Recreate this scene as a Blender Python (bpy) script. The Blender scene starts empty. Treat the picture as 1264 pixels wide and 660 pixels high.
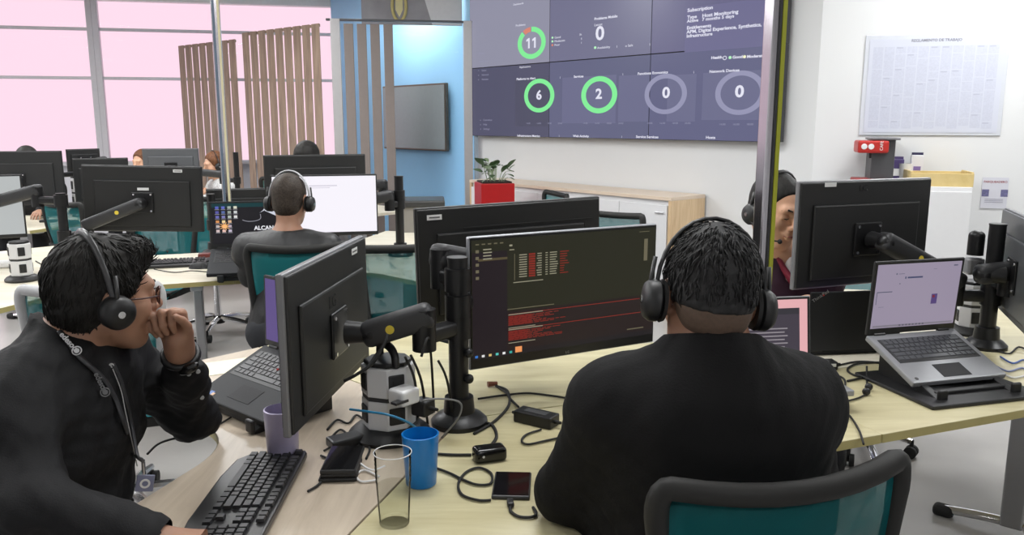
import bpy, bmesh, math, random
import numpy as np
from mathutils import Vector, Matrix, Euler

random.seed(7)
scene = bpy.context.scene
COL = scene.collection
PI = math.pi

# ---------------------------------------------------------------- camera
FPX = 1000.0
TILT = math.atan(0.18)
EYE = 1.53
cam_data = bpy.data.cameras.new('camera')
cam_data.sensor_width = 36.0
cam_data.lens = 36.0 * FPX / 1264.0
cam_data.clip_start = 0.05
cam_data.clip_end = 200
camera = bpy.data.objects.new('camera', cam_data)
camera.location = (0, 0, EYE)
camera.rotation_euler = (PI / 2 - TILT, 0, 0)
COL.objects.link(camera)
scene.camera = camera

# ---------------------------------------------------------------- view, world
scene.view_settings.view_transform = 'Standard'
scene.view_settings.look = 'None'
scene.view_settings.gamma = 1.0
scene.view_settings.use_curve_mapping = False
scene.view_settings.exposure = 0.0
world = bpy.data.worlds.new('overcast_sky')
scene.world = world
world.use_nodes = True
bgn = world.node_tree.nodes['Background']
bgn.inputs[0].default_value = (1.0, 0.705, 0.835, 1)      # blown-out pinkish overcast sky
bgn.inputs[1].default_value = 1.07
LAMP_WATTS = 30.0

# ---------------------------------------------------------------- geometry of the photograph
CT, ST = math.cos(TILT), math.sin(TILT)
def at(u, v, c):
    """point at photo position (u, v) and distance c along the lens axis"""
    a = (u - 632) / FPX * c
    b = (330 - v) / FPX * c
    return Vector((a, c * CT + b * ST, EYE - c * ST + b * CT))
def atz(u, v, z=0.74):
    """point at photo position (u, v) lying on the level plane z"""
    b = (330 - v) / FPX
    dz = -ST + b * CT
    s = (z - EYE) / dz
    return Vector(((u - 632) / FPX * s, (CT + b * ST) * s, z))

# ---------------------------------------------------------------- materials
MATS = {}
def M(name, col, rough=0.5, metal=0.0, var=0.05, scale=25.0, bump=0.0, spec=0.5, emit=0.0, alpha=1.0, coat=0.0, bscale=None):
    if name in MATS:
        return MATS[name]
    m = bpy.data.materials.new(name)
    m.use_nodes = True
    nt = m.node_tree
    b = nt.nodes['Principled BSDF']
    b.inputs['Roughness'].default_value = rough
    b.inputs['Metallic'].default_value = metal
    b.inputs['Specular IOR Level'].default_value = spec
    b.inputs['Coat Weight'].default_value = coat
    b.inputs['Alpha'].default_value = alpha
    tc = nt.nodes.new('ShaderNodeTexCoord')
    nz = nt.nodes.new('ShaderNodeTexNoise')
    nz.inputs['Scale'].default_value = scale
    nz.inputs['Detail'].default_value = 3
    nt.links.new(tc.outputs['Object'], nz.inputs['Vector'])
    mix = nt.nodes.new('ShaderNodeMix')
    mix.data_type = 'RGBA'
    c = Vector(col)
    mix.inputs[6].default_value = (*(c * (1 - var)), 1)
    mix.inputs[7].default_value = (*[min(1, x) for x in c * (1 + var)], 1)
    nt.links.new(nz.outputs['Fac'], mix.inputs[0])
    nt.links.new(mix.outputs[2], b.inputs['Base Color'])
    if emit > 0:
        nt.links.new(mix.outputs[2], b.inputs['Emission Color'])
        b.inputs['Emission Strength'].default_value = emit
    if bump > 0:
        bp = nt.nodes.new('ShaderNodeBump')
        bp.inputs['Strength'].default_value = bump
        bp.inputs['Distance'].default_value = 0.004
        if bscale:
            n2 = nt.nodes.new('ShaderNodeTexNoise')
            n2.inputs['Scale'].default_value = bscale
            n2.inputs['Detail'].default_value = 4
            nt.links.new(tc.outputs['Object'], n2.inputs['Vector'])
            nt.links.new(n2.outputs['Fac'], bp.inputs['Height'])
        else:
            nt.links.new(nz.outputs['Fac'], bp.inputs['Height'])
        nt.links.new(bp.outputs['Normal'], b.inputs['Normal'])
    MATS[name] = m
    return m

def wood(name, c0, c1, rough=0.35, stretch=(1.2, 14, 1.2), rz=0.0, spec=0.4):
    if name in MATS:
        return MATS[name]
    m = bpy.data.materials.new(name)
    m.use_nodes = True
    nt = m.node_tree
    b = nt.nodes['Principled BSDF']
    b.inputs['Roughness'].default_value = rough
    b.inputs['Specular IOR Level'].default_value = spec
    tc = nt.nodes.new('ShaderNodeTexCoord')
    mp = nt.nodes.new('ShaderNodeMapping')
    mp.inputs['Scale'].default_value = stretch
    mp.inputs['Rotation'].default_value = (0, 0, rz)
    nz = nt.nodes.new('ShaderNodeTexNoise')
    nz.inputs['Scale'].default_value = 2.2
    nz.inputs['Detail'].default_value = 6
    nz.inputs['Roughness'].default_value = 0.62
    nz.inputs['Distortion'].default_value = 0.6
    nt.links.new(tc.outputs['Object'], mp.inputs['Vector'])
    nt.links.new(mp.outputs['Vector'], nz.inputs['Vector'])
    cr = nt.nodes.new('ShaderNodeValToRGB')
    cr.color_ramp.elements[0].position = 0.32
    cr.color_ramp.elements[0].color = (*c0, 1)
    cr.color_ramp.elements[1].position = 0.68
    cr.color_ramp.elements[1].color = (*c1, 1)
    nt.links.new(nz.outputs['Fac'], cr.inputs['Fac'])
    nt.links.new(cr.outputs['Color'], b.inputs['Base Color'])
    MATS[name] = m
    return m

def sheer(name, col, see=0.35, rough=0.6):
    """woven mesh: fine weave that lets part of the light through"""
    if name in MATS:
        return MATS[name]
    m = bpy.data.materials.new(name)
    m.use_nodes = True
    nt = m.node_tree
    b = nt.nodes['Principled BSDF']
    b.inputs['Roughness'].default_value = rough
    tc = nt.nodes.new('ShaderNodeTexCoord')
    nz = nt.nodes.new('ShaderNodeTexNoise')
    nz.inputs['Scale'].default_value = 400
    nt.links.new(tc.outputs['Object'], nz.inputs['Vector'])
    mix = nt.nodes.new('ShaderNodeMix')
    mix.data_type = 'RGBA'
    c = Vector(col)
    mix.inputs[6].default_value = (*(c * .9), 1)
    mix.inputs[7].default_value = (*(c * 1.1), 1)
    nt.links.new(nz.outputs['Fac'], mix.inputs[0])
    nt.links.new(mix.outputs[2], b.inputs['Base Color'])
    tr = nt.nodes.new('ShaderNodeBsdfTransparent')
    tr.inputs[0].default_value = (0.8, 0.95, 0.95, 1)
    ms = nt.nodes.new('ShaderNodeMixShader')
    ms.inputs[0].default_value = see
    nt.links.new(b.outputs[0], ms.inputs[1])
    nt.links.new(tr.outputs[0], ms.inputs[2])
    nt.links.new(ms.outputs[0], nt.nodes['Material Output'].inputs[0])
    MATS[name] = m
    return m

def glass(name, tint=(0.985, 0.99, 0.99), refl=0.05):
    """thin clear pane: mostly transparent with a fresnel-like sheen"""
    if name in MATS:
        return MATS[name]
    m = bpy.data.materials.new(name)
    m.use_nodes = True
    nt = m.node_tree
    nt.nodes.remove(nt.nodes['Principled BSDF'])
    tr = nt.nodes.new('ShaderNodeBsdfTransparent')
    tr.inputs[0].default_value = (*tint, 1)
    gl = nt.nodes.new('ShaderNodeBsdfGlossy')
    gl.inputs['Roughness'].default_value = 0.02
    fr = nt.nodes.new('ShaderNodeLayerWeight')
    fr.inputs[0].default_value = refl
    ms = nt.nodes.new('ShaderNodeMixShader')
    nt.links.new(fr.outputs['Fresnel'], ms.inputs[0])
    nt.links.new(tr.outputs[0], ms.inputs[1])
    nt.links.new(gl.outputs[0], ms.inputs[2])
    nt.links.new(ms.outputs[0], nt.nodes['Material Output'].inputs[0])
    MATS[name] = m
    return m

def lit(name, col, strength=1.0, rough=0.35, spec=0.2):
    """a glowing picture element of a display: dark glossy front that emits"""
    if name in MATS:
        return MATS[name]
    m = bpy.data.materials.new(name)
    m.use_nodes = True
    nt = m.node_tree
    b = nt.nodes['Principled BSDF']
    b.inputs['Base Color'].default_value = (0.012, 0.012, 0.014, 1)
    b.inputs['Roughness'].default_value = rough
    b.inputs['Specular IOR Level'].default_value = spec
    b.inputs['Emission Color'].default_value = (*col, 1)
    b.inputs['Emission Strength'].default_value = strength
    MATS[name] = m
    return m

def srgb(r, g, b):
    f = lambda c: (c / 255 / 12.92) if c / 255 <= 0.04045 else ((c / 255 + 0.055) / 1.055) ** 2.4
    return (f(r), f(g), f(b))

black_plastic = M('black_plastic', (0.009, 0.009, 0.0098), 0.45, var=.15)
dark_plastic = M('dark_grey_plastic', (0.025, 0.025, 0.027), 0.5, var=.1)
satin_black = M('satin_black_metal', (0.014, 0.014, 0.015), 0.35, 0.3, var=.1)
rubber = M('black_rubber', (0.009, 0.009, 0.009), 0.7)
chrome = M('chrome', (0.75, 0.75, 0.77), 0.15, 1.0)
alu = M('brushed_aluminium', (0.62, 0.62, 0.64), 0.32, 1.0, scale=60)
steel_grey = M('grey_steel', (0.30, 0.30, 0.31), 0.4, 0.7)
white_plastic = M('white_plastic', (0.72, 0.72, 0.72), 0.4)
white_paper = M('white_paper', (0.78, 0.78, 0.80), 0.8)
label_white = M('label_white', (0.75, 0.75, 0.75), 0.6)
yellow_dot = M('yellow_sticker', (0.72, 0.55, 0.05), 0.5)
red_plastic = M('red_plastic', (0.45, 0.02, 0.015), 0.4)
teal_mesh = sheer('teal_mesh', srgb(0, 116, 120), 0.30)
teal_fabric = M('teal_fabric', srgb(0, 108, 116), 0.85, var=.12, scale=200, bump=.2)

# ---------------------------------------------------------------- mesh builder
class B:
    def __init__(self):
        self.bm = bmesh.new()
    def _xf(self, verts, mat):
        if mat is not None:
            bmesh.ops.transform(self.bm, matrix=mat, verts=verts)
    def box(self, c, s, bev=0.0, seg=2, mat=None):
        r = bmesh.ops.create_cube(self.bm, size=1.0)
        vs = r['verts']
        for v in vs:
            v.co = Vector((v.co.x * s[0] + c[0], v.co.y * s[1] + c[1], v.co.z * s[2] + c[2]))
        if bev > 0:
            es = set(e for v in vs for e in v.link_edges)
            rr = bmesh.ops.bevel(self.bm, geom=list(es), offset=min(bev, min(s) * .49), segments=seg, affect='EDGES', profile=.5)
            vs = list(set(v for f in rr['faces'] for v in f.verts) | set(v for v in vs if v.is_valid))
        self._xf(vs, mat)
        return self
    def prism(self, poly, z0, z1, bev=0.0, mat=None):
        vs = [self.bm.verts.new((x, y, z0)) for x, y in poly]
        f = self.bm.faces.new(vs)
        r = bmesh.ops.extrude_face_region(self.bm, geom=[f])
        nv = [e for e in r['geom'] if isinstance(e, bmesh.types.BMVert)]
        for v in nv:
            v.co.z = z1
        allv = vs + nv
        bmesh.ops.recalc_face_normals(self.bm, faces=list(set(fc for v in allv for fc in v.link_faces)))
        if bev > 0:
            es = [e for v in nv for e in v.link_edges if all(abs(w.co.z - z1) < 1e-6 for w in e.verts)]
            es += [e for v in vs for e in v.link_edges if all(abs(w.co.z - z0) < 1e-6 for w in e.verts)]
            rr = bmesh.ops.bevel(self.bm, geom=list(set(es)), offset=bev, segments=2, affect='EDGES', profile=.5)
            allv = list(set(v for f in rr['faces'] for v in f.verts) | set(v for v in allv if v.is_valid))
        self._xf(allv, mat)
        return self
    def cyl(self, p0, p1, r0, r1=None, n=16, caps=True):
        r1 = r0 if r1 is None else r1
        p0, p1 = Vector(p0), Vector(p1)
        d = p1 - p0
        q = d.to_track_quat('Z', 'Y').to_matrix().to_4x4()
        rr = bmesh.ops.create_cone(self.bm, cap_ends=caps, segments=n, radius1=r0, radius2=r1, depth=d.length)
        bmesh.ops.transform(self.bm, matrix=Matrix.Translation((p0 + p1) / 2) @ q, verts=rr['verts'])
        return self
    def tube(self, pts, r, n=8, closed=False, flat=1.0, up=None):
        pts = [Vector(p) for p in pts]
        N = len(pts)
        rs = r if isinstance(r, (list, tuple)) else [r] * N
        rings = []
        ref = Vector(up) if up is not None else None
        for i, p in enumerate(pts):
            if closed:
                t = pts[(i + 1) % N] - pts[i - 1]
            else:
                t = pts[min(i + 1, N - 1)] - pts[max(i - 1, 0)]
            t.normalize()
            if ref is None:
                ref = Vector((0, 0, 1)) if abs(t.z) < .9 else Vector((1, 0, 0))
            a = ref - t * ref.dot(t)
            if a.length < 1e-5:
                a = t.orthogonal()
            a.normalize()
            if up is None:
                ref = a
            b = t.cross(a)
            rings.append([self.bm.verts.new(p + (a * math.cos(k / n * 2 * PI) * flat + b * math.sin(k / n * 2 * PI)) * rs[i]) for k in range(n)])
        M_ = N if closed else N - 1
        for i in range(M_):
            A, Bq = rings[i], rings[(i + 1) % N]
            for k in range(n):
                self.bm.faces.new((A[k], A[(k + 1) % n], Bq[(k + 1) % n], Bq[k]))
        if not closed:
            self.bm.faces.new(rings[0][::-1])
            self.bm.faces.new(rings[-1])
        return self
    def lathe(self, prof, n=24, c=(0, 0, 0), mat=None):
        rings = []
        allv = []
        for (r, z) in prof:
            if r < 1e-6:
                v = self.bm.verts.new((c[0], c[1], c[2] + z)); rings.append([v]); allv.append(v)
            else:
                ring = [self.bm.verts.new((c[0] + r * math.cos(k / n * 2 * PI), c[1] + r * math.sin(k / n * 2 * PI), c[2] + z)) for k in range(n)]
                rings.append(ring); allv += ring
        for A, Bq in zip(rings, rings[1:]):
            for k in range(n):
                k2 = (k + 1) % n
                if len(A) == 1 and len(Bq) == 1:
                    continue
                if len(A) == 1:
                    self.bm.faces.new((A[0], Bq[k2], Bq[k]))
                elif len(Bq) == 1:
                    self.bm.faces.new((A[k], A[k2], Bq[0]))
                else:
                    self.bm.faces.new((A[k], A[k2], Bq[k2], Bq[k]))
        self._xf(allv, mat)
        return self
    def ball(self, c, r, n=12, mat=None):
        rad = r if isinstance(r, (tuple, list)) else (r, r, r)
        rr = bmesh.ops.create_uvsphere(self.bm, u_segments=n, v_segments=max(6, n // 2 + 2), radius=1)
        for v in rr['verts']:
            v.co = Vector((v.co.x * rad[0] + c[0], v.co.y * rad[1] + c[1], v.co.z * rad[2] + c[2]))
        self._xf(rr['verts'], mat)
        return self
    def quad(self, pts):
        self.bm.faces.new([self.bm.verts.new(p) for p in pts])
        return self
    def grid(self, fn, nu, nv, thick=0.0):
        """surface fn(u,v)->point with u,v in 0..1; thick = solid thickness along normal"""
        V = [[self.bm.verts.new(fn(i / nu, j / nv)) for j in range(nv + 1)] for i in range(nu + 1)]
        fs = []
        for i in range(nu):
            for j in range(nv):
                fs.append(self.bm.faces.new((V[i][j], V[i + 1][j], V[i + 1][j + 1], V[i][j + 1])))
        if thick:
            bmesh.ops.solidify(self.bm, geom=fs, thickness=thick)
        return self
    def build(self, name, mat, parent=None, loc=None, rot=None, smooth=None):
        me = bpy.data.meshes.new(name)
        bmesh.ops.recalc_face_normals(self.bm, faces=self.bm.faces)
        self.bm.to_mesh(me)
        self.bm.free()
        me.materials.append(mat)
        if smooth is not None:
            me.polygons.foreach_set('use_smooth', [True] * len(me.polygons))
            if smooth > 0 and hasattr(me, 'set_sharp_from_angle'):
                me.set_sharp_from_angle(angle=math.radians(smooth))
        o = bpy.data.objects.new(name, me)
        COL.objects.link(o)
        if parent is not None:
            o.parent = parent
        if loc is not None:
            o.location = loc
        if rot is not None:
            o.rotation_euler = rot
        return o

def thing(name, label, cat, loc=(0, 0, 0), rz=0.0, group=None, rot=None):
    o = bpy.data.objects.new(name, None)
    o.empty_display_size = 0.05
    COL.objects.link(o)
    o.location = loc
    o.rotation_euler = rot if rot is not None else (0, 0, rz)
    o['label'] = label
    o['category'] = cat
    if group:
        o['group'] = group
    return o
def tag(o, label, cat, group=None):
    o['label'] = label
    o['category'] = cat
    if group:
        o['group'] = group
    return o
def struct(o):
    o['kind'] = 'structure'
    return o
def copy_tree(o, parent=None):
    c = o.copy()
    COL.objects.link(c)
    c.parent = parent
    for ch in list(o.children):
        copy_tree(ch, c)
    return c
def place_copy(root, loc, rz, label, group=None):
    c = copy_tree(root)
    c.location = loc
    c.rotation_euler = (0, 0, rz)
    c['label'] = label
    if group:
        c['group'] = group
    return c
def text(name, s, size, mat, parent, loc, rot=(PI / 2, 0, 0), align='LEFT', depth=0.0006, bold=0.0):
    cu = bpy.data.curves.new(name, 'FONT')
    cu.body = s
    cu.size = size
    cu.align_x = align
    cu.extrude = depth
    cu.offset = bold
    cu.resolution_u = 3
    t = bpy.data.objects.new(name, cu)
    COL.objects.link(t)
    dg = bpy.context.evaluated_depsgraph_get()
    me = bpy.data.meshes.new_from_object(t.evaluated_get(dg))
    bpy.data.objects.remove(t)
    bpy.data.curves.remove(cu)
    me.materials.clear()
    me.materials.append(mat)
    o = bpy.data.objects.new(name, me)
    COL.objects.link(o)
    o.parent = parent
    o.location = loc
    o.rotation_euler = rot
    return o
def smooth_path(pts, n=8, closed=False):
    """Catmull-Rom through pts"""
    P = [Vector(p) for p in pts]
    out = []
    N = len(P)
    rng = range(N if closed else N - 1)
    for i in rng:
        if closed:
            p0, p1, p2, p3 = P[i - 1], P[i], P[(i + 1) % N], P[(i + 2) % N]
        else:
            p0, p1, p2, p3 = P[max(i - 1, 0)], P[i], P[i + 1], P[min(i + 2, N - 1)]
        for k in range(n):
            t = k / n
            out.append(0.5 * ((2 * p1) + (-p0 + p2) * t + (2 * p0 - 5 * p1 + 4 * p2 - p3) * t * t + (-p0 + 3 * p1 - 3 * p2 + p3) * t ** 3))
    if not closed:
        out.append(P[-1])
    return out
def cable(label, pts, r=0.0032, mat=None, name='cable', group=None, n=6):
    o = B().tube(smooth_path(pts, 7), r, n).build(name, mat or rubber, smooth=0)
    return tag(o, label, 'cable', group)
def dirv(a):
    a = math.radians(a)
    return Vector((math.cos(a), math.sin(a), 0))
# ================================================================ the room
wall_white = M('painted_wall', (0.70, 0.705, 0.71), 0.7, var=.02, scale=3, bump=.04, bscale=180)
blue_paint = M('blue_wall_paint', srgb(172, 220, 252), 0.65, var=.03, scale=3)
ceil_mat = M('ceiling_paint', (0.8, 0.8, 0.8), 0.8, var=.02)
floor_mat = M('polished_concrete_floor', (0.40, 0.385, 0.37), 0.26, var=.16, scale=2.2, spec=.5)
frame_mat = M('window_frame_grey', (0.55, 0.54, 0.57), 0.5, var=.04)
pane_mat = glass('window_glass')
CEIL = 3.2

VW0 = at(590, 168, 9.07); VW1 = at(970, 178, 6.2)
vd = Vector((VW1.x - VW0.x, VW1.y - VW0.y, 0)).normalized()      # along the screen wall, towards the right
vn = Vector((-vd.y, vd.x, 0)) * -1                                 # into the room
if vn.y > 0: vn = -vn
def vwp(s, off=0.0, z=0.0):
    p = Vector((VW0.x, VW0.y, 0)) + vd * s + vn * off
    return Vector((p.x, p.y, z))
S_CORNER = 4.06
S_BLUE = -3.3

def wall_between(name, a, b, z0, z1, mat, thick=0.12, out=None):
    a = Vector((a[0], a[1])); b = Vector((b[0], b[1]))
    d = (b - a).normalized(); nrm = Vector((-d.y, d.x))
    if out is not None and nrm.dot(Vector(out)) < 0: nrm = -nrm
    p = [a, b, b + nrm * thick, a + nrm * thick]
    return struct(B().prism([(q.x, q.y) for q in p], z0, z1).build(name, mat))

c_right = vwp(S_CORNER)
rd = Vector((0.966, -0.26, 0))
wall_back = wall_between('wall_back', vwp(0.0), c_right, 0, CEIL, wall_white, out=-vn.xy)
wall_blue = wall_between('wall_blue', vwp(S_BLUE), vwp(0.0), 0, CEIL, blue_paint, out=-vn.xy)
r_end = c_right + rd * 4.2
wall_right = wall_between('wall_right', c_right, r_end, 0, CEIL, wall_white, out=(.26, .966))
wall_side = wall_between('wall_side', r_end, (r_end.x, -3.0), 0, CEIL, wall_white, out=(1, 0))
wall_rear = wall_between('wall_rear', (r_end.x, -3.0), (-11.5, -3.0), 0, CEIL, wall_white, out=(0, -1))
def win_y(x): return 12.3 + 0.23 * x
wall_left = wall_between('wall_left', (-11.5, -3.0), (-11.5, win_y(-11.5)), 0, CEIL, wall_white, out=(-1, 0))
# baseboards
base_mat = M('baseboard_grey', (0.45, 0.45, 0.46), 0.5)
for nm, a, b, n in (('baseboard_back', vwp(0), c_right, vn), ('baseboard_right', c_right, r_end, Vector((-.26, -.966, 0)))):
    wall_between(nm, a + n * .001, b + n * .001, 0, .09, base_mat, .014, out=n.xy)

fl = B().prism([(-11.7, -3.2), (r_end.x + .2, -3.2), (r_end.x + .2, r_end.y + .2), (c_right.x + .1, c_right.y + .2), (VW0.x + .2, VW0.y + .3), (vwp(S_BLUE).x, win_y(vwp(S_BLUE).x) + .3), (-11.7, win_y(-11.7) + .3)], -0.1, 0)
floor = struct(fl.build('floor', floor_mat))
ce = B().prism([(-11.7, -3.2), (r_end.x + .2, -3.2), (r_end.x + .2, r_end.y + .2), (c_right.x + .1, c_right.y + .2), (VW0.x + .2, VW0.y + .3), (vwp(S_BLUE).x, win_y(vwp(S_BLUE).x) + .3), (-11.7, win_y(-11.7) + .3)], CEIL, CEIL + .1)
ceiling = struct(ce.build('ceiling', ceil_mat))

# window wall: parapet, header, mullions, transoms, panes
SILL = 0.95
wx0, wx1 = -11.5, vwp(S_BLUE).x + .12
wa, wb = Vector((wx0, win_y(wx0))), Vector((wx1, win_y(wx1)))
wall_between('wall_window_parapet', wa, wb, 0, SILL, M('parapet_paint', (0.62, 0.62, 0.66), .6), .16, out=(-.22, .97))
struct(B().box((0, 0, 0), ((wb - wa).length, .24, .05), .006).build('trim_1', frame_mat, None, ((wa + wb) / 2).to_3d() + Vector((0, 0, SILL + .025)), (0, 0, math.atan2(.23, 1))))
wall_between('wall_window_header', wa, wb, CEIL - .1, CEIL, M('header_paint', (0.8, 0.82, 0.8), .6), .16, out=(-.22, .97))
mx = [-10.15, -7.85, -5.53]
wang = math.atan2(.23, 1)
edges = [wx0] + mx + [wx1]
for i in range(len(edges) - 1):
    xa, xb = edges[i], edges[i + 1]
    L = (xb - xa) / math.cos(wang)
    w = thing('window_%d' % (i + 1), '', 'window', (((xa + xb) / 2), win_y((xa + xb) / 2) + .06, SILL + .05), wang)
    del w['label']; del w['category']; w['kind'] = 'structure'
    top = CEIL - .1 - SILL - .05
    for sx in (-1, 1):
        B().box((sx * (L / 2 - .036), 0, top / 2), (.072, .09, top), .006).build('mullion', frame_mat, w)
    zs = [0, 2.10 - SILL - .05, 2.73 - SILL - .05, top]
    for z in zs[1:3]:
        B().box((0, 0, z), (L - .145, .06, .040), .005).build('transom', frame_mat, w)
    for za, zb in zip(zs, zs[1:]):
        a0 = za + (.027 if za > 0 else 0); b0 = zb - (.027 if zb < top else 0)
        B().box((0, .0, (a0 + b0) / 2), (L - .146, .008, b0 - a0)).build('pane', pane_mat, w)

# ceiling lamps (above the frame, they light the office)
lamp_lit = lit('lamp_diffuser', (1.0, 0.98, 0.95), 6.0)
lamp_frame_mat = M('lamp_frame_white', (.8, .8, .8), .4)
k = 0
cols_ = ['in the far left column', 'in the second column from the left', 'in the middle column', 'in the second column from the right', 'in the far right column']
words = ['kept for fill behind the camera', 'over the aisle', 'over the desks', 'towards the windows', 'added behind the glass partition to brighten the blue wall']
LAMPS = [(-5.2, -1.4, 1, 0), (1.4, -1.4, 3, 0)] + [(x, y, i, j) for j, y in ((1, 2.3), (2, 4.8), (3, 7.2)) for i, x in enumerate((-8.4, -5.6, -2.8, 0.0, 3.2)) if not (x > 2 and y > 5.0) and not (x > -1 and y > 7.0)] + [(-1.35, 9.75, 2, 4)]  # rear pair kept for fill; last panel added to brighten the blue wall
for x, y, i, j in LAMPS:
    if 1:
        t = thing('ceiling_lamp', 'white LED ceiling panel %s, %s' % (words[j], cols_[i]), 'ceiling lamp', (x, y, CEIL - .03), 0, 'LED panels in the ceiling')
        B().box((0, .31, .012), (1.24, .02, .036)).box((0, -.31, .012), (1.24, .02, .036)).box((.61, 0, .012), (.02, .60, .036)).box((-.61, 0, .012), (.02, .60, .036)).build('frame', lamp_frame_mat, t)
        B().box((0, 0, .016), (1.2, .6, .02)).build('diffuser', lamp_lit, t)
        ld = bpy.data.lights.new('panel_light', 'AREA')
        ld.shape = 'RECTANGLE'; ld.size = 1.18; ld.size_y = .58
        ld.energy = LAMP_WATTS * (1.5 if 4 < y < 9 else 1.0 if y < 4 else .9); ld.color = (0.96, 0.985, 1.0)  # window-side rows raised to stand in for daylight
        lo = bpy.data.objects.new('panel_light', ld)
        COL.objects.link(lo); lo.parent = t; lo.location = (0, 0, -.01)

# ---------------------------------------------------------------- slatted timber screens before the window
slat_wood = wood('slat_brown_wood', srgb(128, 108, 94), srgb(164, 142, 124), .55, (9, 9, .8))
slat_gap = M('slat_light_edge', srgb(225, 215, 205), .5)
rail_mat = M('dark_rail', (0.06, 0.055, 0.05), .5)
def slat_screen(label, a, b, n, ztop, z0=.12):
    a, b = Vector(a), Vector(b)
    L = (b - a).length
    t = thing('slat_screen', label, 'slat screen', ((a.x + b.x) / 2, (a.y + b.y) / 2, 0), math.atan2(b.y - a.y, b.x - a.x), 'timber slat screens by the window')
    p = L / n
    for i in range(n):
        x = -L / 2 + (i + .5) * p
        B().box((x, 0, (z0 + ztop) / 2), (p - .036, .010, ztop - z0), .002).build('slat', slat_wood, t)
    B().box((0, 0, z0 / 2), (L, .07, z0), .004).build('bottom_rail', rail_mat, t)
    B().box((0, .0, ztop - .02), (L - .04, .010, .03)).build('top_rail', slat_wood, t, (0, .0105, 0))
    return t
ZL = 2.60
p_b = at(400, 150, 8.8); p_a = at(304, 150, 9.75)
slat_screen('brown timber slat screen next to the glass partition, right one', p_a.xy.to_3d(), p_b.xy.to_3d(), 9, ZL - .04)
q_b = at(297, 150, 9.95); q_a = at(226, 150, 10.85)
slat_screen('brown timber slat screen behind the chrome post, left one', q_a.xy.to_3d(), q_b.xy.to_3d(), 8, ZL - .09)

# ---------------------------------------------------------------- glass partition with grey slats
pa = at(413, 150, 8.75); pb = at(589, 150, 8.98)
pa.z = pb.z = 0
pl = (pb - pa).length
part = thing('glass_partition', 'aluminium framed glass partition with grey vertical slats before the blue wall', 'partition', ((pa.x + pb.x) / 2, (pa.y + pb.y) / 2, 0), math.atan2(pb.y - pa.y, pb.x - pa.x))
alu_frame = M('partition_aluminium', (0.5, 0.49, 0.5), .4, .6)
PT = 2.60
B().box((0, 0, PT - .01), (pl + .1, .06, .022), .004).build('top_rail', M('partition_dark_rail', (.09, .09, .1), .4), part)
B().box((0, 0, .04), (pl, .06, .08), .004).build('bottom_rail', alu_frame, part)
def pu(u):
    """position along the partition as seen at photo column u (eye level)"""
    lo, hi = -pl, pl
    for _ in range(40):
        m_ = (lo + hi) / 2
        q = pa + (pb - pa) * ((m_ + pl / 2) / pl)
        if 632 + 1000 * q.x / (q.y * CT) < u: lo = m_
        else: hi = m_
    return lo
for u, w in ((418, .10), (578, .09)):
    B().box((pu(u), 0, PT / 2), (w, .07, PT), .004).build('post', alu_frame, part)
B().box((pl / 2 - .015, -.01, PT / 2), (.04, .05, PT), .004).build('post', M('post_blue_grey', (.35, .42, .5), .4, .5), part)
slat_grey = M('partition_slat_grey', srgb(138, 128, 124), .5, .2)
for u in (434, 450, 466, 482):
    B().box((pu(u), 0, PT / 2), (.098, .06, PT - .1), .004).build('slat', slat_grey, part)
xg0, xg1 = pu(418) + .055, pu(578) - .05
B().box(((xg0 + xg1) / 2, .045, PT / 2), (xg1 - xg0, .008, PT - .1)).build('pane', glass('partition_glass', (.93, .97, 1.0), .05), part)

# printed banner above the partition, on the blue wall side
bn = thing('printed_banner', 'grey and white printed banner with a golden emblem hung above the glass partition', 'banner', at(509, 31, 8.95), math.atan2(pb.y - pa.y, pb.x - pa.x) - .02)
B().box((0, 0, .3), (1.10, .012, .6)).build('sheet', M('banner_grey', (.33, .32, .34), .5, var=.5, scale=3), bn)
B().prism([(.22, 0.005), (.545, 0.005), (.545, .597), (.04, .597)], .0072, .010, mat=Matrix.Rotation(PI / 2, 4, 'X')).build('white_area', M('banner_white', (.75, .74, .76), .5), bn)
gold = M('banner_gold', srgb(196, 182, 120), .4)
em = B()
em.tube([(-.14 + .075 * math.cos(a), -.012, .20 + .16 * math.sin(a)) for a in np.linspace(0, 2 * PI, 24, endpoint=False)], .017, 6, closed=True)
em.build('golden_ring', gold, bn)
B().prism([(-.18, .16), (-.14, .08), (-.10, .16), (-.10, .3), (-.18, .3)], -.0, .006, mat=Matrix.Translation((0, -.006, 0)) @ Matrix.Rotation(PI / 2, 4, 'X')).build('golden_shield', M('banner_gold_pale', srgb(222, 212, 160), .4), bn)

# ---------------------------------------------------------------- television on the blue wall
tvc = vwp(-1.18, .06, 0)
tv_ang = math.atan2(vd.y, vd.x)
tvz0 = at(520, 185, 9.9).z
tv = thing('television', 'flat grey television on the blue wall, half behind the partition slats', 'television', (tvc.x, tvc.y, tvz0), tv_ang)
TW, TH = 1.36, .78
B().box((0, 0, TH / 2), (TW, .05, TH), .008).build('casing', M('tv_bronze', srgb(120, 100, 84), .35, .6), tv)
B().box((0, -.027, TH / 2), (TW - .03, .004, TH - .04)).build('screen', M('tv_screen_reflecting', srgb(158, 162, 158), .18, 0, spec=.6), tv)  # bright room reflection put into the screen's base colour
B().box((0, .04, TH / 2), (.4, .04, .3)).build('wall_bracket', black_plastic, tv)
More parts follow.
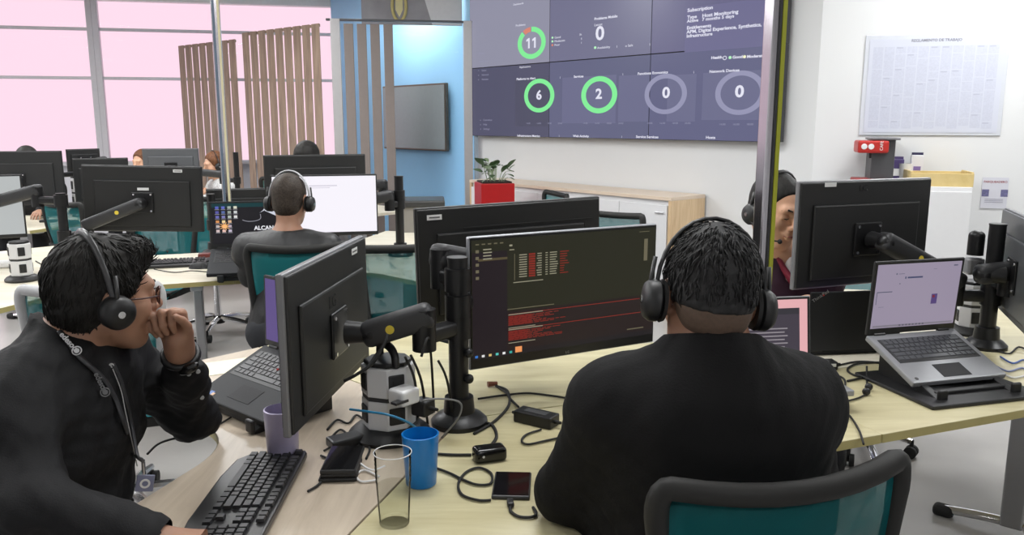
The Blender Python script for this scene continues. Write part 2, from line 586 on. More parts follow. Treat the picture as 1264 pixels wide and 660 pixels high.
# ================================================================ video wall: six displays
PW, PH = (Vector((VW1.x - VW0.x, VW1.y - VW0.y)).length) / 3, 0.725
vz0 = 1.375
vwall = thing('video_wall', 'large dark video wall of six displays showing monitoring dashboards', 'video wall', vwp(0, .10, vz0), math.atan2(vd.y, vd.x))
bez = M('display_bezel', (.02, .02, .025), .4)
scr_cols = {(0, 1): srgb(148, 148, 168), (1, 1): srgb(116, 116, 144), (2, 1): srgb(106, 104, 138),  # top-left display brightened to hold the window's reflection
            (0, 0): srgb(84, 84, 108), (1, 0): srgb(100, 102, 132), (2, 0): srgb(100, 101, 134)}
panels = {}
for (i, j), colr in scr_cols.items():
    p = B().box(((i + .5) * PW, .035, (j + .5) * PH), (PW - .002, .07, PH - .002), .003).build('display', bez, vwall)
    panels[(i, j)] = p
    B().box(((i + .5) * PW, -.0015, (j + .5) * PH), (PW - .009, .003, PH - .009)).build('screen', lit('display_glow_%d%d' % (i, j), colr, .92, .22), p)
B().box((1.5 * PW, .08, PH), (3 * PW - .3, .03, 2 * PH - .3)).build('wall_mount', bez, vwall)
txt_w = lit('display_text', (.80, .80, .92), .95)
txt_d = lit('display_text_dim', srgb(150, 150, 176), .9)
ring_g = lit('display_ring_green', srgb(128, 236, 150), 1.0)
ring_o = lit('display_ring_orange', srgb(214, 130, 110), 1.0)
ring_d = lit('display_ring_grey', srgb(146, 146, 176), 1.0)
card_a = lit('display_card_light', srgb(108, 109, 141), .92)
card_b = lit('display_card_dark', srgb(80, 80, 102), .9)
card_c = lit('display_card_violet', srgb(110, 108, 146), .9)
dot_g = lit('display_dot_green', srgb(180, 240, 190), 1)
TWD = 3 * PW
def vx(u):
    """distance along the video wall seen at photo column u"""
    lo, hi = 0., TWD
    for _ in range(40):
        m_ = (lo + hi) / 2
        q = vwp(m_, .1)
        if 632 + 1000 * q.x / (q.y * CT) < u: lo = m_
        else: hi = m_
    return lo
def vz(u, v):
    """height on the video wall (from its lower edge) seen at photo position u, v"""
    q = vwp(vx(u), .1)
    b0 = (330 - v) / 1000
    s = q.y / (CT + b0 * ST)
    return EYE + (-ST + b0 * CT) * s - vz0
def panel_at(u, v):
    return panels[(min(2, int(vx(u) / PW)), 1 if vz(u, v) > PH else 0)]
def ring(u, v, ro, ri, mat, a0=0, a1=360, y=-.005, par=None, sx=1.36):
    cx, cz = vx(u), vz(u, v)
    b = B(); n = max(6, int((a1 - a0) / 7.5))
    pts = [math.radians(a0 + (a1 - a0) * k / n) for k in range(n + 1)]
    for A, C in zip(pts, pts[1:]):
        b.quad([(cx + sx * ri * math.sin(A), y, cz + ri * math.cos(A)), (cx + sx * ro * math.sin(A), y, cz + ro * math.cos(A)), (cx + sx * ro * math.sin(C), y, cz + ro * math.cos(C)), (cx + sx * ri * math.sin(C), y, cz + ri * math.cos(C))])
    return b.build('gauge_ring', mat, par or panel_at(u, v))
def card(u0, v0, u1, v1, mat):
    x0, x1 = vx(u0), vx(u1)
    z0, z1 = vz((u0 + u1) / 2, v1), vz((u0 + u1) / 2, v0)
    um, vm = (u0 + u1) / 2, (v0 + v1) / 2
    p = panel_at(um, vm)
    i = int(vx(um) / PW)
    x0 = max(x0, i * PW + .007); x1 = min(x1, (i + 1) * PW - .007)
    B().quad([(x0, -.0036, z0), (x1, -.0036, z0), (x1, -.0036, z1), (x0, -.0036, z1)]).build('dashboard_card', mat, p)
def vtext(s, u, v, size, mat=None, align='LEFT', bold=.0):
    o = text('caption', s, size * (.84 if size < .1 else 1), mat or txt_w, panel_at(u, v), (vx(u), -.0055, vz(u, v)), (PI / 2, 0, 0), align, .0003, bold)
    o.scale.x = 1.3
# cards
card(636, 96, 690, 156, card_b); card(694, 94, 760, 152, card_a); card(763, 92, 818, 150, card_a)
card(823, 92, 858, 150, card_a); card(866, 88, 940, 148, card_a); card(842, 2, 962, 60, card_c)
# gauges
ring(656, 53, .155, .108, ring_g, 0, 318); ring(656, 53, .155, .108, ring_o, 322, 356)
ring(665.5, 118, .165, .122, ring_g); ring(739, 117, .168, .122, ring_g)
ring(820.5, 116, .168, .130, ring_d); ring(912, 114.5, .170, .132, ring_d)
for q in (-1, 1):
    x_, z_ = vx(656) + q * .045 + .006, vz(656, 53)
    B().prism([(x_ - .011, z_ - .05), (x_ + .013, z_ - .05), (x_ + .013, z_ + .05), (x_ - .006, z_ + .05), (x_ - .038, z_ + .034), (x_ - .038, z_ + .016), (x_ - .011, z_ + .024)], .0046, .0055, mat=Matrix.Rotation(PI / 2, 4, 'X')).build('digit_one', txt_w, panel_at(656, 53))
for s, u, v, sz in (('6', 665.5, 122.5, .125), ('2', 739, 121.5, .125), ('0', 821.5, 120.5, .125), ('0', 911.5, 119.5, .125)):
    vtext(s, u, v, sz, align='CENTER', bold=.004)
vtext('0', 739, 49, .17, align='CENTER', bold=.004)
# captions
vtext('Dashboards', 634, 7, .03); vtext('Problems', 637, 33, .036)
for k, (s, c) in enumerate((('Good', dot_g), ('Moderate', dot_g), ('Poor', ring_o))):
    v = 46.5 + 4.6 * k
    vtext(s, 684, v + 1.2, .034)
    ring(681.5, v, .010, .0, c)
vtext('3h', 714, 44, .03); vtext('5', 716, 49, .03); vtext('1', 716, 54, .03)
vtext('Problems Mobile', 732, 25, .038, bold=.0008); vtext('Latest', 732, 32.5, .038)
vtext('Availability', 736, 60.5, .034); ring(733.5, 58.8, .012, 0, dot_g); vtext('1', 759, 59, .034); vtext('o Safe', 770, 58, .034); vtext('1', 799, 56.5, .034)
vtext('Applications', 641.5, 84, .032)
vtext('Platforms to Alert', 638, 99, .036, bold=.0008); vtext('Services', 708, 96, .036, bold=.0008)
vtext('Functions Economics', 786, 92.5, .036, bold=.0008); vtext('Network Devices', 873.5, 90, .036, bold=.0008)
for u, v in ((691, 97), (767.5, 93), (854, 90.5), (690.5, 169), (768, 170)):
    vtext('i', u, v, .036)
vtext('Infrastructure Metrics', 639, 168.5, .036, bold=.0008); vtext('Web Activity', 708, 169, .036, bold=.0008)
vtext('Service Services', 786, 170, .036, bold=.0008); vtext('Hosts', 872.5, 171, .036, bold=.0008)
for u0, v, du in ((650, 153, 13), (720, 153, 14.5), (799, 153, 15.5), (888, 154.5, 17)):
    for k, s in enumerate(('14:00', '16:00', '18:00', '20:00')):
        if u0 + du * k < 938: vtext(s, u0 + du * k, v, .026, txt_d)
for k, (s, v) in enumerate((('Entities', 67), ('Classic Apps', 77), ('Applied', 83), ('Status', 88), ('Network', 93.5), ('Releases', 99))):
    vtext(s, 592 + (0 if k < 2 else 3.5), v, .030, txt_d)
    if k > 1: vtext('o', 591, v, .030, txt_d)
for s, v in (('Customize', 149), ('Help', 154.5), ('Settings', 160)):
    vtext(s, 597, v, .032, txt_d); vtext('o', 593, v, .032, txt_d)
vtext('Subscription', 844, 15, .046, bold=.001); vtext('Type', 844, 23.5, .044, bold=.001); vtext('Active', 844, 28, .040, bold=.001)
vtext('Host Monitoring', 862, 21.5, .046, bold=.001); vtext('7 months 5 days', 862, 26, .042, bold=.0008)
vtext('Entitlements', 844, 36.5, .044, bold=.001)
vtext('APM, Digital Experience, Synthetics, Network', 844, 41.5, .044, bold=.001)
vtext('Infrastructure', 844, 46.5, .042, bold=.001)
vtext('Health', 875, 73, .036, bold=.001); ring(891.5, 71.5, .016, .011, txt_w, sx=1.2); ring(898, 71, .012, 0, dot_g, sx=1.2); vtext('Good', 901, 72.3, .036, bold=.001); ring(915.5, 70, .012, 0, lit('display_dot_cream', srgb(240, 240, 200), 1), sx=1.2); vtext('Moderate', 918.5, 71.6, .036, bold=.001)
# ================================================================ storage along the walls
white_lam = M('white_laminate', (0.72, 0.72, 0.73), .35, var=.02)
oak_trim = wood('oak_trim', srgb(196, 166, 128), srgb(220, 194, 158), .45)
sb_s0, sb_s1, sb_d, sb_h = 0.45, 3.12, .45, .93
sbc = vwp((sb_s0 + sb_s1) / 2, sb_d / 2 + .02)
SBL = sb_s1 - sb_s0
sb = thing('sideboard', 'long low white sideboard with timber top and timber end under the video wall', 'sideboard', sbc, math.atan2(vd.y, vd.x))
B().box((0, .01, (sb_h - .03 + .06) / 2), (SBL - .06, sb_d - .03, sb_h - .03 - .06)).build('body', white_lam, sb)
B().box((0, 0, sb_h - .015), (SBL, sb_d, .03), .003).build('top', M('sideboard_top', srgb(214, 196, 176), .4, var=.04), sb)
for sx in (-1, 1):
    B().box((sx * (SBL / 2 - .015), 0, (sb_h - .03) / 2), (.03, sb_d - .004, sb_h - .03), .002).build('end_panel', oak_trim, sb)
B().box((0, .02, .03), (SBL - .1, sb_d - .08, .06)).build('plinth', dark_plastic, sb)
nd = 5
for i in range(nd):
    dw = (SBL - .07) / nd
    x = -SBL / 2 + .035 + (i + .5) * dw
    d = B().box((x, -sb_d / 2 + .004, .47), (dw - .006, .018, .78), .002).build('door', white_lam, sb)
    B().box((x + (dw * .36 if i % 2 == 0 else -dw * .36), -sb_d / 2 - .014, .80), (.09, .014, .012), .003).build('handle', alu, d)

# red planter with a leafy plant
pp = at(610, 225, 7.5)
pl_t = thing('potted_plant', 'leafy green plant in a tall red planter before the white sideboard', 'plant', (pp.x, pp.y, 0), .25)
B().prism([(-.155, -.155), (.155, -.155), (.155, .155), (-.155, .155)], 0, pp.z, .006).build('planter', M('planter_red', srgb(176, 22, 24), .35), pl_t)
B().box((0, 0, pp.z + .004), (.27, .27, .02)).build('soil', M('soil', (.03, .02, .015), .95, var=.4, scale=60), pl_t)
leaf_a = M('leaf_green', srgb(108, 134, 96), .45, var=.3, scale=12)
leaf_b = M('leaf_pale_green', srgb(146, 164, 128), .45, var=.3, scale=12)
def leaf_mesh(L, W):
    b = B()
    def f(u, v):
        t = u
        w = W * math.sin(PI * min(1, t * .92 + .08)) ** .8 * (v - .5) * 2
        return (w, t * L, -.35 * L * t * t + .12 * abs(w) )
    b.grid(f, 7, 4, .0015)
    return b
rnd = random.Random(3)
for k in range(34):
    a = rnd.uniform(0, 2 * PI); tilt = rnd.uniform(-.1, 1.15)
    h = rnd.uniform(.02, .17) if tilt < .6 else rnd.uniform(.08, .19)
    L = rnd.uniform(.06, .11)
    rr = rnd.uniform(0, .10)
    base = Vector((rr * math.cos(a), rr * math.sin(a), pp.z + .01))
    tip = base + Vector((math.cos(a) * .05, math.sin(a) * .05, h))
    if k % 2 == 0:
        B().tube([base, (base + tip) / 2 + Vector((0, 0, .01)), tip], .0035, 5).build('stem', leaf_b, pl_t)
    leaf_mesh(L, L * .33).build('leaf', leaf_a if k % 3 else leaf_b, pl_t, tip, (tilt, rnd.uniform(-.4, .4), a - PI / 2), smooth=40)

# grey cabinet with a black top behind the far desk
g = at(521, 247, 6.0)
gc = thing('side_cabinet', 'small grey cabinet with a black top beside the blue glass partition', 'cabinet', (g.x, g.y, 0), .1)
GH = g.z
B().box((0, 0, GH / 2), (.30, .34, GH - .03), .004).build('body', M('cabinet_grey', srgb(128, 124, 118), .5), gc)
B().box((0, 0, GH - .012), (.33, .37, .05), .012).build('top', M('cabinet_black_top', (.03, .03, .03), .4), gc)
for z in (.25, .55):
    dr = B().box((0, -.172, z), (.28, .016, .26), .003).build('drawer', M('cabinet_drawer', srgb(140, 136, 130), .5), gc)
    B().box((0, -.186, z + .08), (.10, .012, .012), .003).build('handle', black_plastic, dr)

# ---------------------------------------------------------------- right wall: cabinet, coffee machine, packets, posters
rn = Vector((-.26, -.966, 0))
r_ang = math.atan2(rd.y, rd.x)
def rwp(s, off=0., z=0.):
    p = c_right + rd * s + rn * off
    return Vector((p.x, p.y, z))
def rs(u, off=0.):
    lo, hi = 0., 4.
    for _ in range(40):
        m_ = (lo + hi) / 2
        q = rwp(m_, off)
        if 632 + 1000 * q.x / (q.y * CT) < u: lo = m_
        else: hi = m_
    return lo
def rzv(u, v, off=0.):
    q = rwp(rs(u, off), off)
    b0 = (330 - v) / 1000
    s = q.y / (CT + b0 * ST)
    return EYE + (-ST + b0 * CT) * s
ca, cb = rs(1040, .4), rs(1209, .4)
CH = rzv(1190, 231, .4)
cab_d = .40
cab = thing('tall_cabinet', 'white cupboard behind the right monitor, carrying the red coffee machine', 'cabinet', rwp((ca + cb) / 2, cab_d / 2 + .01), r_ang)
CL = cb - ca
B().box((0, .006, CH / 2), (CL, cab_d - .02, CH), .003).build('body', white_lam, cab)
for i in range(2):
    x = -CL / 2 + CL * (i + .5) / 2
    d = B().box((x, -cab_d / 2 + .004, CH / 2), (CL / 2 - .008, .018, CH - .06), .002).build('door', white_lam, cab)
    B().box((x + (.14 if i == 0 else -.14), -cab_d / 2 - .014, CH * .72), (.014, .016, .10), .004).build('handle', alu, d)
# wooden tray box standing on it
ta, tb = rs(1128, .3), rs(1206, .3)
tray = thing('wooden_tray', 'pale wooden tray lying on the white cupboard', 'tray', rwp((ta + tb) / 2, .22, CH), r_ang)
TL_ = tb - ta
tw_ = wood('tray_wood', srgb(196, 172, 112), srgb(222, 200, 146), .5)
for sy in (-1, 1):
    B().box((0, sy * .14, .045), (TL_, .014, .09), .002).build('long_side', tw_, tray)
for sx in (-1, 1):
    B().box((sx * (TL_ / 2 - .007), 0, .05), (.014, .266, .10), .002).build('short_side', tw_, tray)
B().box((0, 0, .006), (TL_ - .03, .266, .012)).build('bottom', tw_, tray)
# coffee machine
cm_s = rs(1082, .22)
cm = thing('coffee_machine', 'dark grey and red coffee machine standing on the white cupboard', 'coffee machine', rwp(cm_s, .2, CH), r_ang)
cm_h = rzv(1082, 170, .2) - CH
cmg = M('machine_grey', (.06, .06, .065), .4)
B().box((.05, .03, cm_h / 2), (.15, .24, cm_h), .008).build('body', cmg, cm)
B().box((.055, .02, cm_h - .006), (.19, .27, .014), .004).build('lid', M('machine_light_grey', (.14, .14, .15), .4), cm)
hd = B().box((-.025, -.03, cm_h - .06), (.20, .22, .085), .014, 3).build('brew_head', red_plastic, cm)
for sx in (-.085, -.04):
    B().lathe([(0, .004), (.018, .004), (.02, 0), (0, 0)], 12, mat=Matrix.Translation((sx, -.141, cm_h - .058)) @ Matrix.Rotation(PI / 2, 4, 'X')).build('emblem', label_white, hd)
text('lettering', 'CAFE', .028, label_white, hd, (.035, -.1415, cm_h - .085), (0, -PI / 2, PI / 2) if False else (PI / 2, -PI / 2, 0), 'LEFT', .0004)
B().box((-.02, -.02, .02), (.22, .24, .04), .01).build('drip_tray', M('machine_red_dark', (.36, .02, .02), .4), cm)
B().cyl((-.02, -.06, cm_h - .14), (-.02, -.06, cm_h - .10), .018, .022).build('spout', black_plastic, cm)
# packets on the cupboard
pk = [(1119, .10, .17, M('packet_violet', srgb(74, 60, 110), .4), 'violet printed packet standing between the coffee machine and the white cup'),
      (1131, .09, .14, white_plastic, 'plain white paper cup beside the violet packet'),
      (1146, .08, .20, M('packet_white_print', (.7, .7, .74), .5), 'white printed packet with a dark blue cap right of the white cup')]
for i, (u, w_, h_, m_, lb) in enumerate(pk):
    s_ = rs(u, .30)
    loc = rwp(s_, .05 if i != 1 else .06, CH)
    if i == 1:
        o = B().lathe([(0, 0), (.034, 0), (.045, h_), (.042, h_), (.032, .006), (0, .006)], 18, ).build('paper_cup', m_, None, loc, smooth=40)
        tag(o, lb, 'cup')
    else:
        t = thing('packet', lb, 'packet', loc, r_ang)
        bdy = B().prism([(-w_ / 2, -.02), (w_ / 2, -.02), (w_ / 2, .02), (-w_ / 2, .02)], 0, h_, .006).build('pouch', m_, t)
        B().box((0, 0, h_ + .008), (w_ * .95, .006, .02)).build('sealed_edge' if i == 0 else 'cap', M('cap_navy', srgb(40, 36, 70), .4) if i else m_, t)
        B().box((0, -.0215, h_ * .45), (w_ * .6, .002, h_ * .3)).build('printed_label', label_white if i == 0 else M('label_violet', srgb(120, 100, 160), .5), t)

# wall poster
po_a, po_b = rs(1061), rs(1236)
po_z0, po_z1 = rzv(1150, 167), rzv(1150, 41.5)
PWd, PHt = po_b - po_a, po_z1 - po_z0
post_t = thing('wall_poster', 'large pale blue-grey text poster in a clear sleeve on the white wall', 'poster', rwp((po_a + po_b) / 2, .006, po_z0), r_ang)
B().box((0, 0, PHt / 2), (PWd, .008, PHt), .003).build('clear_sleeve', M('poster_sleeve', srgb(205, 208, 216), .25), post_t)
B().box((0, -.006, PHt / 2 - .005), (PWd * .94, .002, PHt * .93)).build('sheet', M('poster_sheet', srgb(200, 203, 216), .5, var=.03, scale=6), post_t)
text('heading', 'REGLAMENTO DE TRABAJO', .026, M('poster_ink', srgb(120, 120, 132), .6), post_t, (0.0, -.0075, PHt * .925), (PI / 2, 0, 0), 'CENTER', .0002, .0006)
ink = M('poster_text_block', srgb(192, 195, 210), .6, var=.12, scale=90)
inkd = M('poster_text_dark', srgb(174, 177, 194), .6)
rnd = random.Random(5)
for i in range(11):
    x0 = -PWd * .44 + i * PWd * .88 / 11
    z = PHt * .88
    while z > PHt * .10:
        hh = rnd.uniform(.05, .22)
        z1 = max(z - hh, PHt * .06)
        B().quad([(x0, -.0074, z1 + .006), (x0 + PWd * .072, -.0074, z1 + .006), (x0 + PWd * .072, -.0074, z), (x0, -.0074, z)]).build('text_column', ink, post_t)
        if rnd.random() < .35:
            B().quad([(x0 + .006, -.0078, z - .012), (x0 + PWd * .05, -.0078, z - .012), (x0 + PWd * .05, -.0078, z - .004), (x0 + .006, -.0078, z - .004)]).build('subheading', inkd, post_t)
        z = z1
# small notice
no_a, no_b = rs(1220), rs(1253)
nz0, nz1 = rzv(1236, 257), rzv(1236, 219)
NW, NH = no_b - no_a, nz1 - nz0
nt_ = thing('wall_notice', 'small notice sheet with reddish heading beside the cupboard on the white wall', 'notice', rwp((no_a + no_b) / 2, .005, nz0), r_ang)
B().box((0, 0, NH / 2), (NW, .003, NH)).build('sheet', M('notice_sheet', srgb(205, 205, 214), .6), nt_)
text('heading', 'PARQUEADERO', .021, M('notice_red', srgb(150, 90, 96), .6), nt_, (0, -.002, NH * .83), (PI / 2, 0, 0), 'CENTER', .0002, .0006)
for sx in (-.058, .062):
    B().box((sx, -.002, NH * .5), (.045, .0015, .05)).build('picture', M('notice_picture', srgb(104, 102, 140), .5, var=.6, scale=80), nt_)
for k in range(3):
    B().box((0, -.002, NH * (.2 + .05 * k)), (NW * .7, .001, .004)).build('text_line', M('notice_line', srgb(150, 150, 165), .6), nt_)

# ================================================================ desks: three-armed clusters
oak = wood('light_oak_worktop', srgb(182, 172, 134), srgb(204, 196, 160), .30, (1.0, 9, 1), .35)
oak_grey = wood('greyed_oak_glare_worktop', srgb(170, 156, 138), srgb(196, 182, 164), .30, (9, 1.0, 1), -.25)  # greyer oak of its own, with window glare put into the tone
oak_pale = wood('pale_oak_worktop', srgb(208, 200, 178), srgb(226, 220, 204), .28, (1.0, 9, 1), .35)
oak_edge = M('worktop_edge', srgb(172, 160, 104), .5)
DZ, DTH = 0.74, 0.025
def inter(p, d, q, e):
    den = d.x * e.y - d.y * e.x
    t = ((q.x - p.x) * e.y - (q.y - p.y) * e.x) / den
    return p + d * t
def round_corner(a, c, b, r, n=6):
    da = (a - c).normalized(); db = (b - c).normalized()
    p0 = c + da * r; p1 = c + db * r
    return [p0.lerp(c, t).lerp(c.lerp(p1, t), t) for t in [k / n for k in range(n + 1)]]
def desk(label, C, a1, a2, L1, L2, D1=.49, D2=.49, mat=None, group='cluster desks', endround=0.006):
    """one seat of a three-armed cluster: worktop between the seams at angles a1 and a2"""
    C = Vector((C[0], C[1], 0))
    d1, d2 = dirv(a1), dirv(a2)
    n1 = Vector((-d1.y, d1.x, 0)); n2 = Vector((d2.y, -d2.x, 0))     # into the seat side
    e1 = C + d1 * L1; e2 = C + d2 * L2
    f1 = e1 + n1 * D1; f2 = e2 + n2 * D2
    inn = inter(C + n1 * D1, d1, C + n2 * D2, d2)
    g = .002
    o1, o2 = n1 * g, n2 * g
    poly = [C + (o1 + o2) * 1.0, e1 + o1] + round_corner(e1, f1, inn, endround) + round_corner(f1, inn, f2, .16, 8) + round_corner(inn, f2, e2, endround) + [e2 + o2]
    t = thing('desk', label, 'desk', (inn.x, inn.y, 0), 0, group)
    P = [((p.x - inn.x), (p.y - inn.y)) for p in poly]
    B().prism(P, DZ - DTH, DZ, .0015).build('worktop', mat or oak, t)
    edge = [Vector((x, y, DZ - DTH / 2)) for x, y in P[2:-1]]
    b = B()
    for p, q in zip(edge, edge[1:]):
        dd = (q - p)
        if dd.length < 1e-5: continue
        nn = Vector((dd.y, -dd.x, 0)).normalized() * .0012
        zz = Vector((0, 0, DTH / 2 - .0015))
        b.quad([p + nn - zz, q + nn - zz, q + nn + zz, p + nn + zz])
    b.build('edge_band', oak_edge, t)
    return t, C, d1, d2, n1, n2
leg_steel = M('desk_leg_steel', (0.42, 0.42, 0.43), .3, .85)
def t_leg(parent, pos, ang, L=.5, zt=DZ - DTH):
    """steel column leg with a chrome foot bar"""
    org = parent.location
    p = Vector((pos[0] - org.x, pos[1] - org.y, 0))
    d = dirv(ang)
    n = Vector((-d.y, d.x, 0))
    R = Matrix.Translation(p) @ Matrix.Rotation(math.radians(ang), 4, 'Z')
    lg = B().box((0, 0, (zt + .03) / 2), (.075, .045, zt - .03), .006, mat=R).build('leg', leg_steel, parent)
    B().tube([R @ Vector((x, 0, .045 - .018 * abs(x / (L / 2)) ** 2)) for x in np.linspace(-L / 2, L / 2, 9)], .021, 10, flat=.8).build('foot_bar', chrome, lg, smooth=40)
    for sx in (-1, 1):
        B().box((sx * L / 2, 0, .022), (.075, .055, .044), .016, 3, mat=R).build('foot_cap', rubber, lg)
    B().box((0, 0, zt - .012), (.30, .06, .022), .004, mat=R).build('bracket', leg_steel, lg)
SE = (20.9, 137.0, 254.0)
CA = Vector((-.14, 2.08, 0)); e_ax = dirv(20.9)
WING = .98
CB = CA + e_ax * WING * 2
CC = Vector((-2.5, 4.15, 0)); CD = CC + e_ax * WING * 2
CE = Vector((-3.75, 7.0, 0)); CF = CE + e_ax * WING * 2
def cluster_a(C, names, mats, legs=True):
    out = []
    for (a1, a2), lb, mt in zip(((137, 254), (254, 380.9), (20.9, 137)), names, mats):
        if lb is None: continue
        r = desk(lb, C, a1, a2, 1.04 if a1 == 137 else WING, WING if a2 != 137 else 1.04, mat=mt, endround=.06 if C is CE and a1 in (137, 254) and a2 < 300 else .006)
        out.append(r[0])
        if legs:
            t_leg(r[0], (C + r[2] * .80 + r[4] * .25).xy, a1 + 90, .44)
    return out
def cluster_b(C, names, mats):
    out = []
    for (a1, a2), lb, mt in zip(((200.9, 317), (317, 437), (77, 200.9)), names, mats):
        if lb is None: continue
        r = desk(lb, C, a1, a2, WING, WING, mat=mt)
        out.append(r[0])
    return out
dA = cluster_a(CA, ('greyish oak desk where the man with glasses sits', 'light oak desk in front of the man in the black jacket', 'oak desk behind the code monitor, before the empty teal chair'), (oak_grey, oak, oak))
dB = cluster_b(CB, ('light oak desk carrying the silver laptop on its stand', 'oak desk at the right edge, under the grey monitor back', 'oak desk of the man in the maroon shirt'), (oak, oak, oak_pale))
dC = cluster_a(CC, ('pale oak desk with the white power tower, left of the glasses man', 'pale oak desk holding the dark laptop and the black keyboard', 'pale oak desk behind the big black monitor back'), (oak_pale, oak_pale, oak_pale))
dD = cluster_b(CD, ('pale oak desk of the man seen from behind at the white screen', 'pale oak desk right of the man at the white screen', 'pale oak desk beyond the white screen'), (oak_pale, oak_pale, oak_pale))
dE = cluster_a(CE, ('far left pale desk nearest the window', 'far pale desk with a rounded corner under the left windows', 'far pale desk before the window parapet'), (oak_pale, oak_pale, oak_pale))
dF = cluster_b(CF, ('far pale desk in front of the slat screens', 'far pale desk beside the glass partition', 'far pale desk of the long-haired woman'), (oak_pale, oak_pale, oak_pale))
# legs seen in the photograph
lp = atz(1243, 648, 0.03)
t_leg(dB[0], (1.88, 2.83), 140, .46)
t_leg(dC[1], (CC + e_ax * .80 - Vector((-e_ax.y, e_ax.x, 0)) * .33).xy, 110, .44)
t_leg(dD[0], (CD + dirv(200.9) * .30 + dirv(290) * .30).xy, 110, .44)
t_leg(dD[2], (CD + dirv(77) * .80).xy, 77, .44)
t_leg(dE[2], (CE + dirv(20.9) * .80 + dirv(110.9) * .25).xy, 110, .44)
t_leg(dF[0], (CF + dirv(200.9) * .5 + dirv(290) * .25).xy, 110, .44)
t_leg(dF[1], (CF + dirv(317) * .80).xy, 317, .44)
t_leg(dF[2], (CF + dirv(77) * .8).xy, 77, .44)
t_leg(dB[2], (CB + dirv(77) * .8 + dirv(167) * .2).xy, 77, .44)
t_leg(dB[1], (CB + dirv(317) * .85 + dirv(47) * .2).xy, 317, .44)
t_leg(dD[1], (CD + dirv(317) * .85 + dirv(47) * .2).xy, 317, .44)

# ---------------------------------------------------------------- ceiling-to-desk power posts
def power_post(label, pos, accent):
    t = thing('power_post', label, 'post', (pos.x, pos.y, DZ), math.radians(20.9))
    H = CEIL - DZ - .004
    pol = M('post_polished_aluminium', (.62, .60, .64), .16, 1.0)
    B().box((0, 0, H / 2), (.046, .046, H), .006, 3).build('column', pol, t)
    if accent:
        B().box((.0145, -.0245, H / 2), (.014, .005, H - .04)).build('colour_strip', M('strip_yellow_green', srgb(160, 164, 40), .45), t)
        B().box((.001, -.0245, H / 2), (.008, .004, H - .04)).build('slot', dark_plastic, t)
    else:
        B().box((-.012, -.0245, H / 2), (.012, .004, H - .04)).build('slot', M('slot_blue_grey', (.12, .16, .22), .4), t)
        B().box((.012, -.0245, H / 2), (.012, .004, H - .04)).build('colour_strip', M('strip_cream', srgb(214, 206, 170), .5), t)
    B().box((0, 0, .008), (.10, .10, .016), .004).build('foot_plate', pol, t)
    return t
mid_ab = CA + e_ax * WING
mid_cd = CC + e_ax * WING
power_post('polished aluminium post with a yellow-green strip beside the headset man', mid_ab - e_ax * .02, True)
power_post('polished aluminium post standing behind the dark laptop', mid_cd, False)

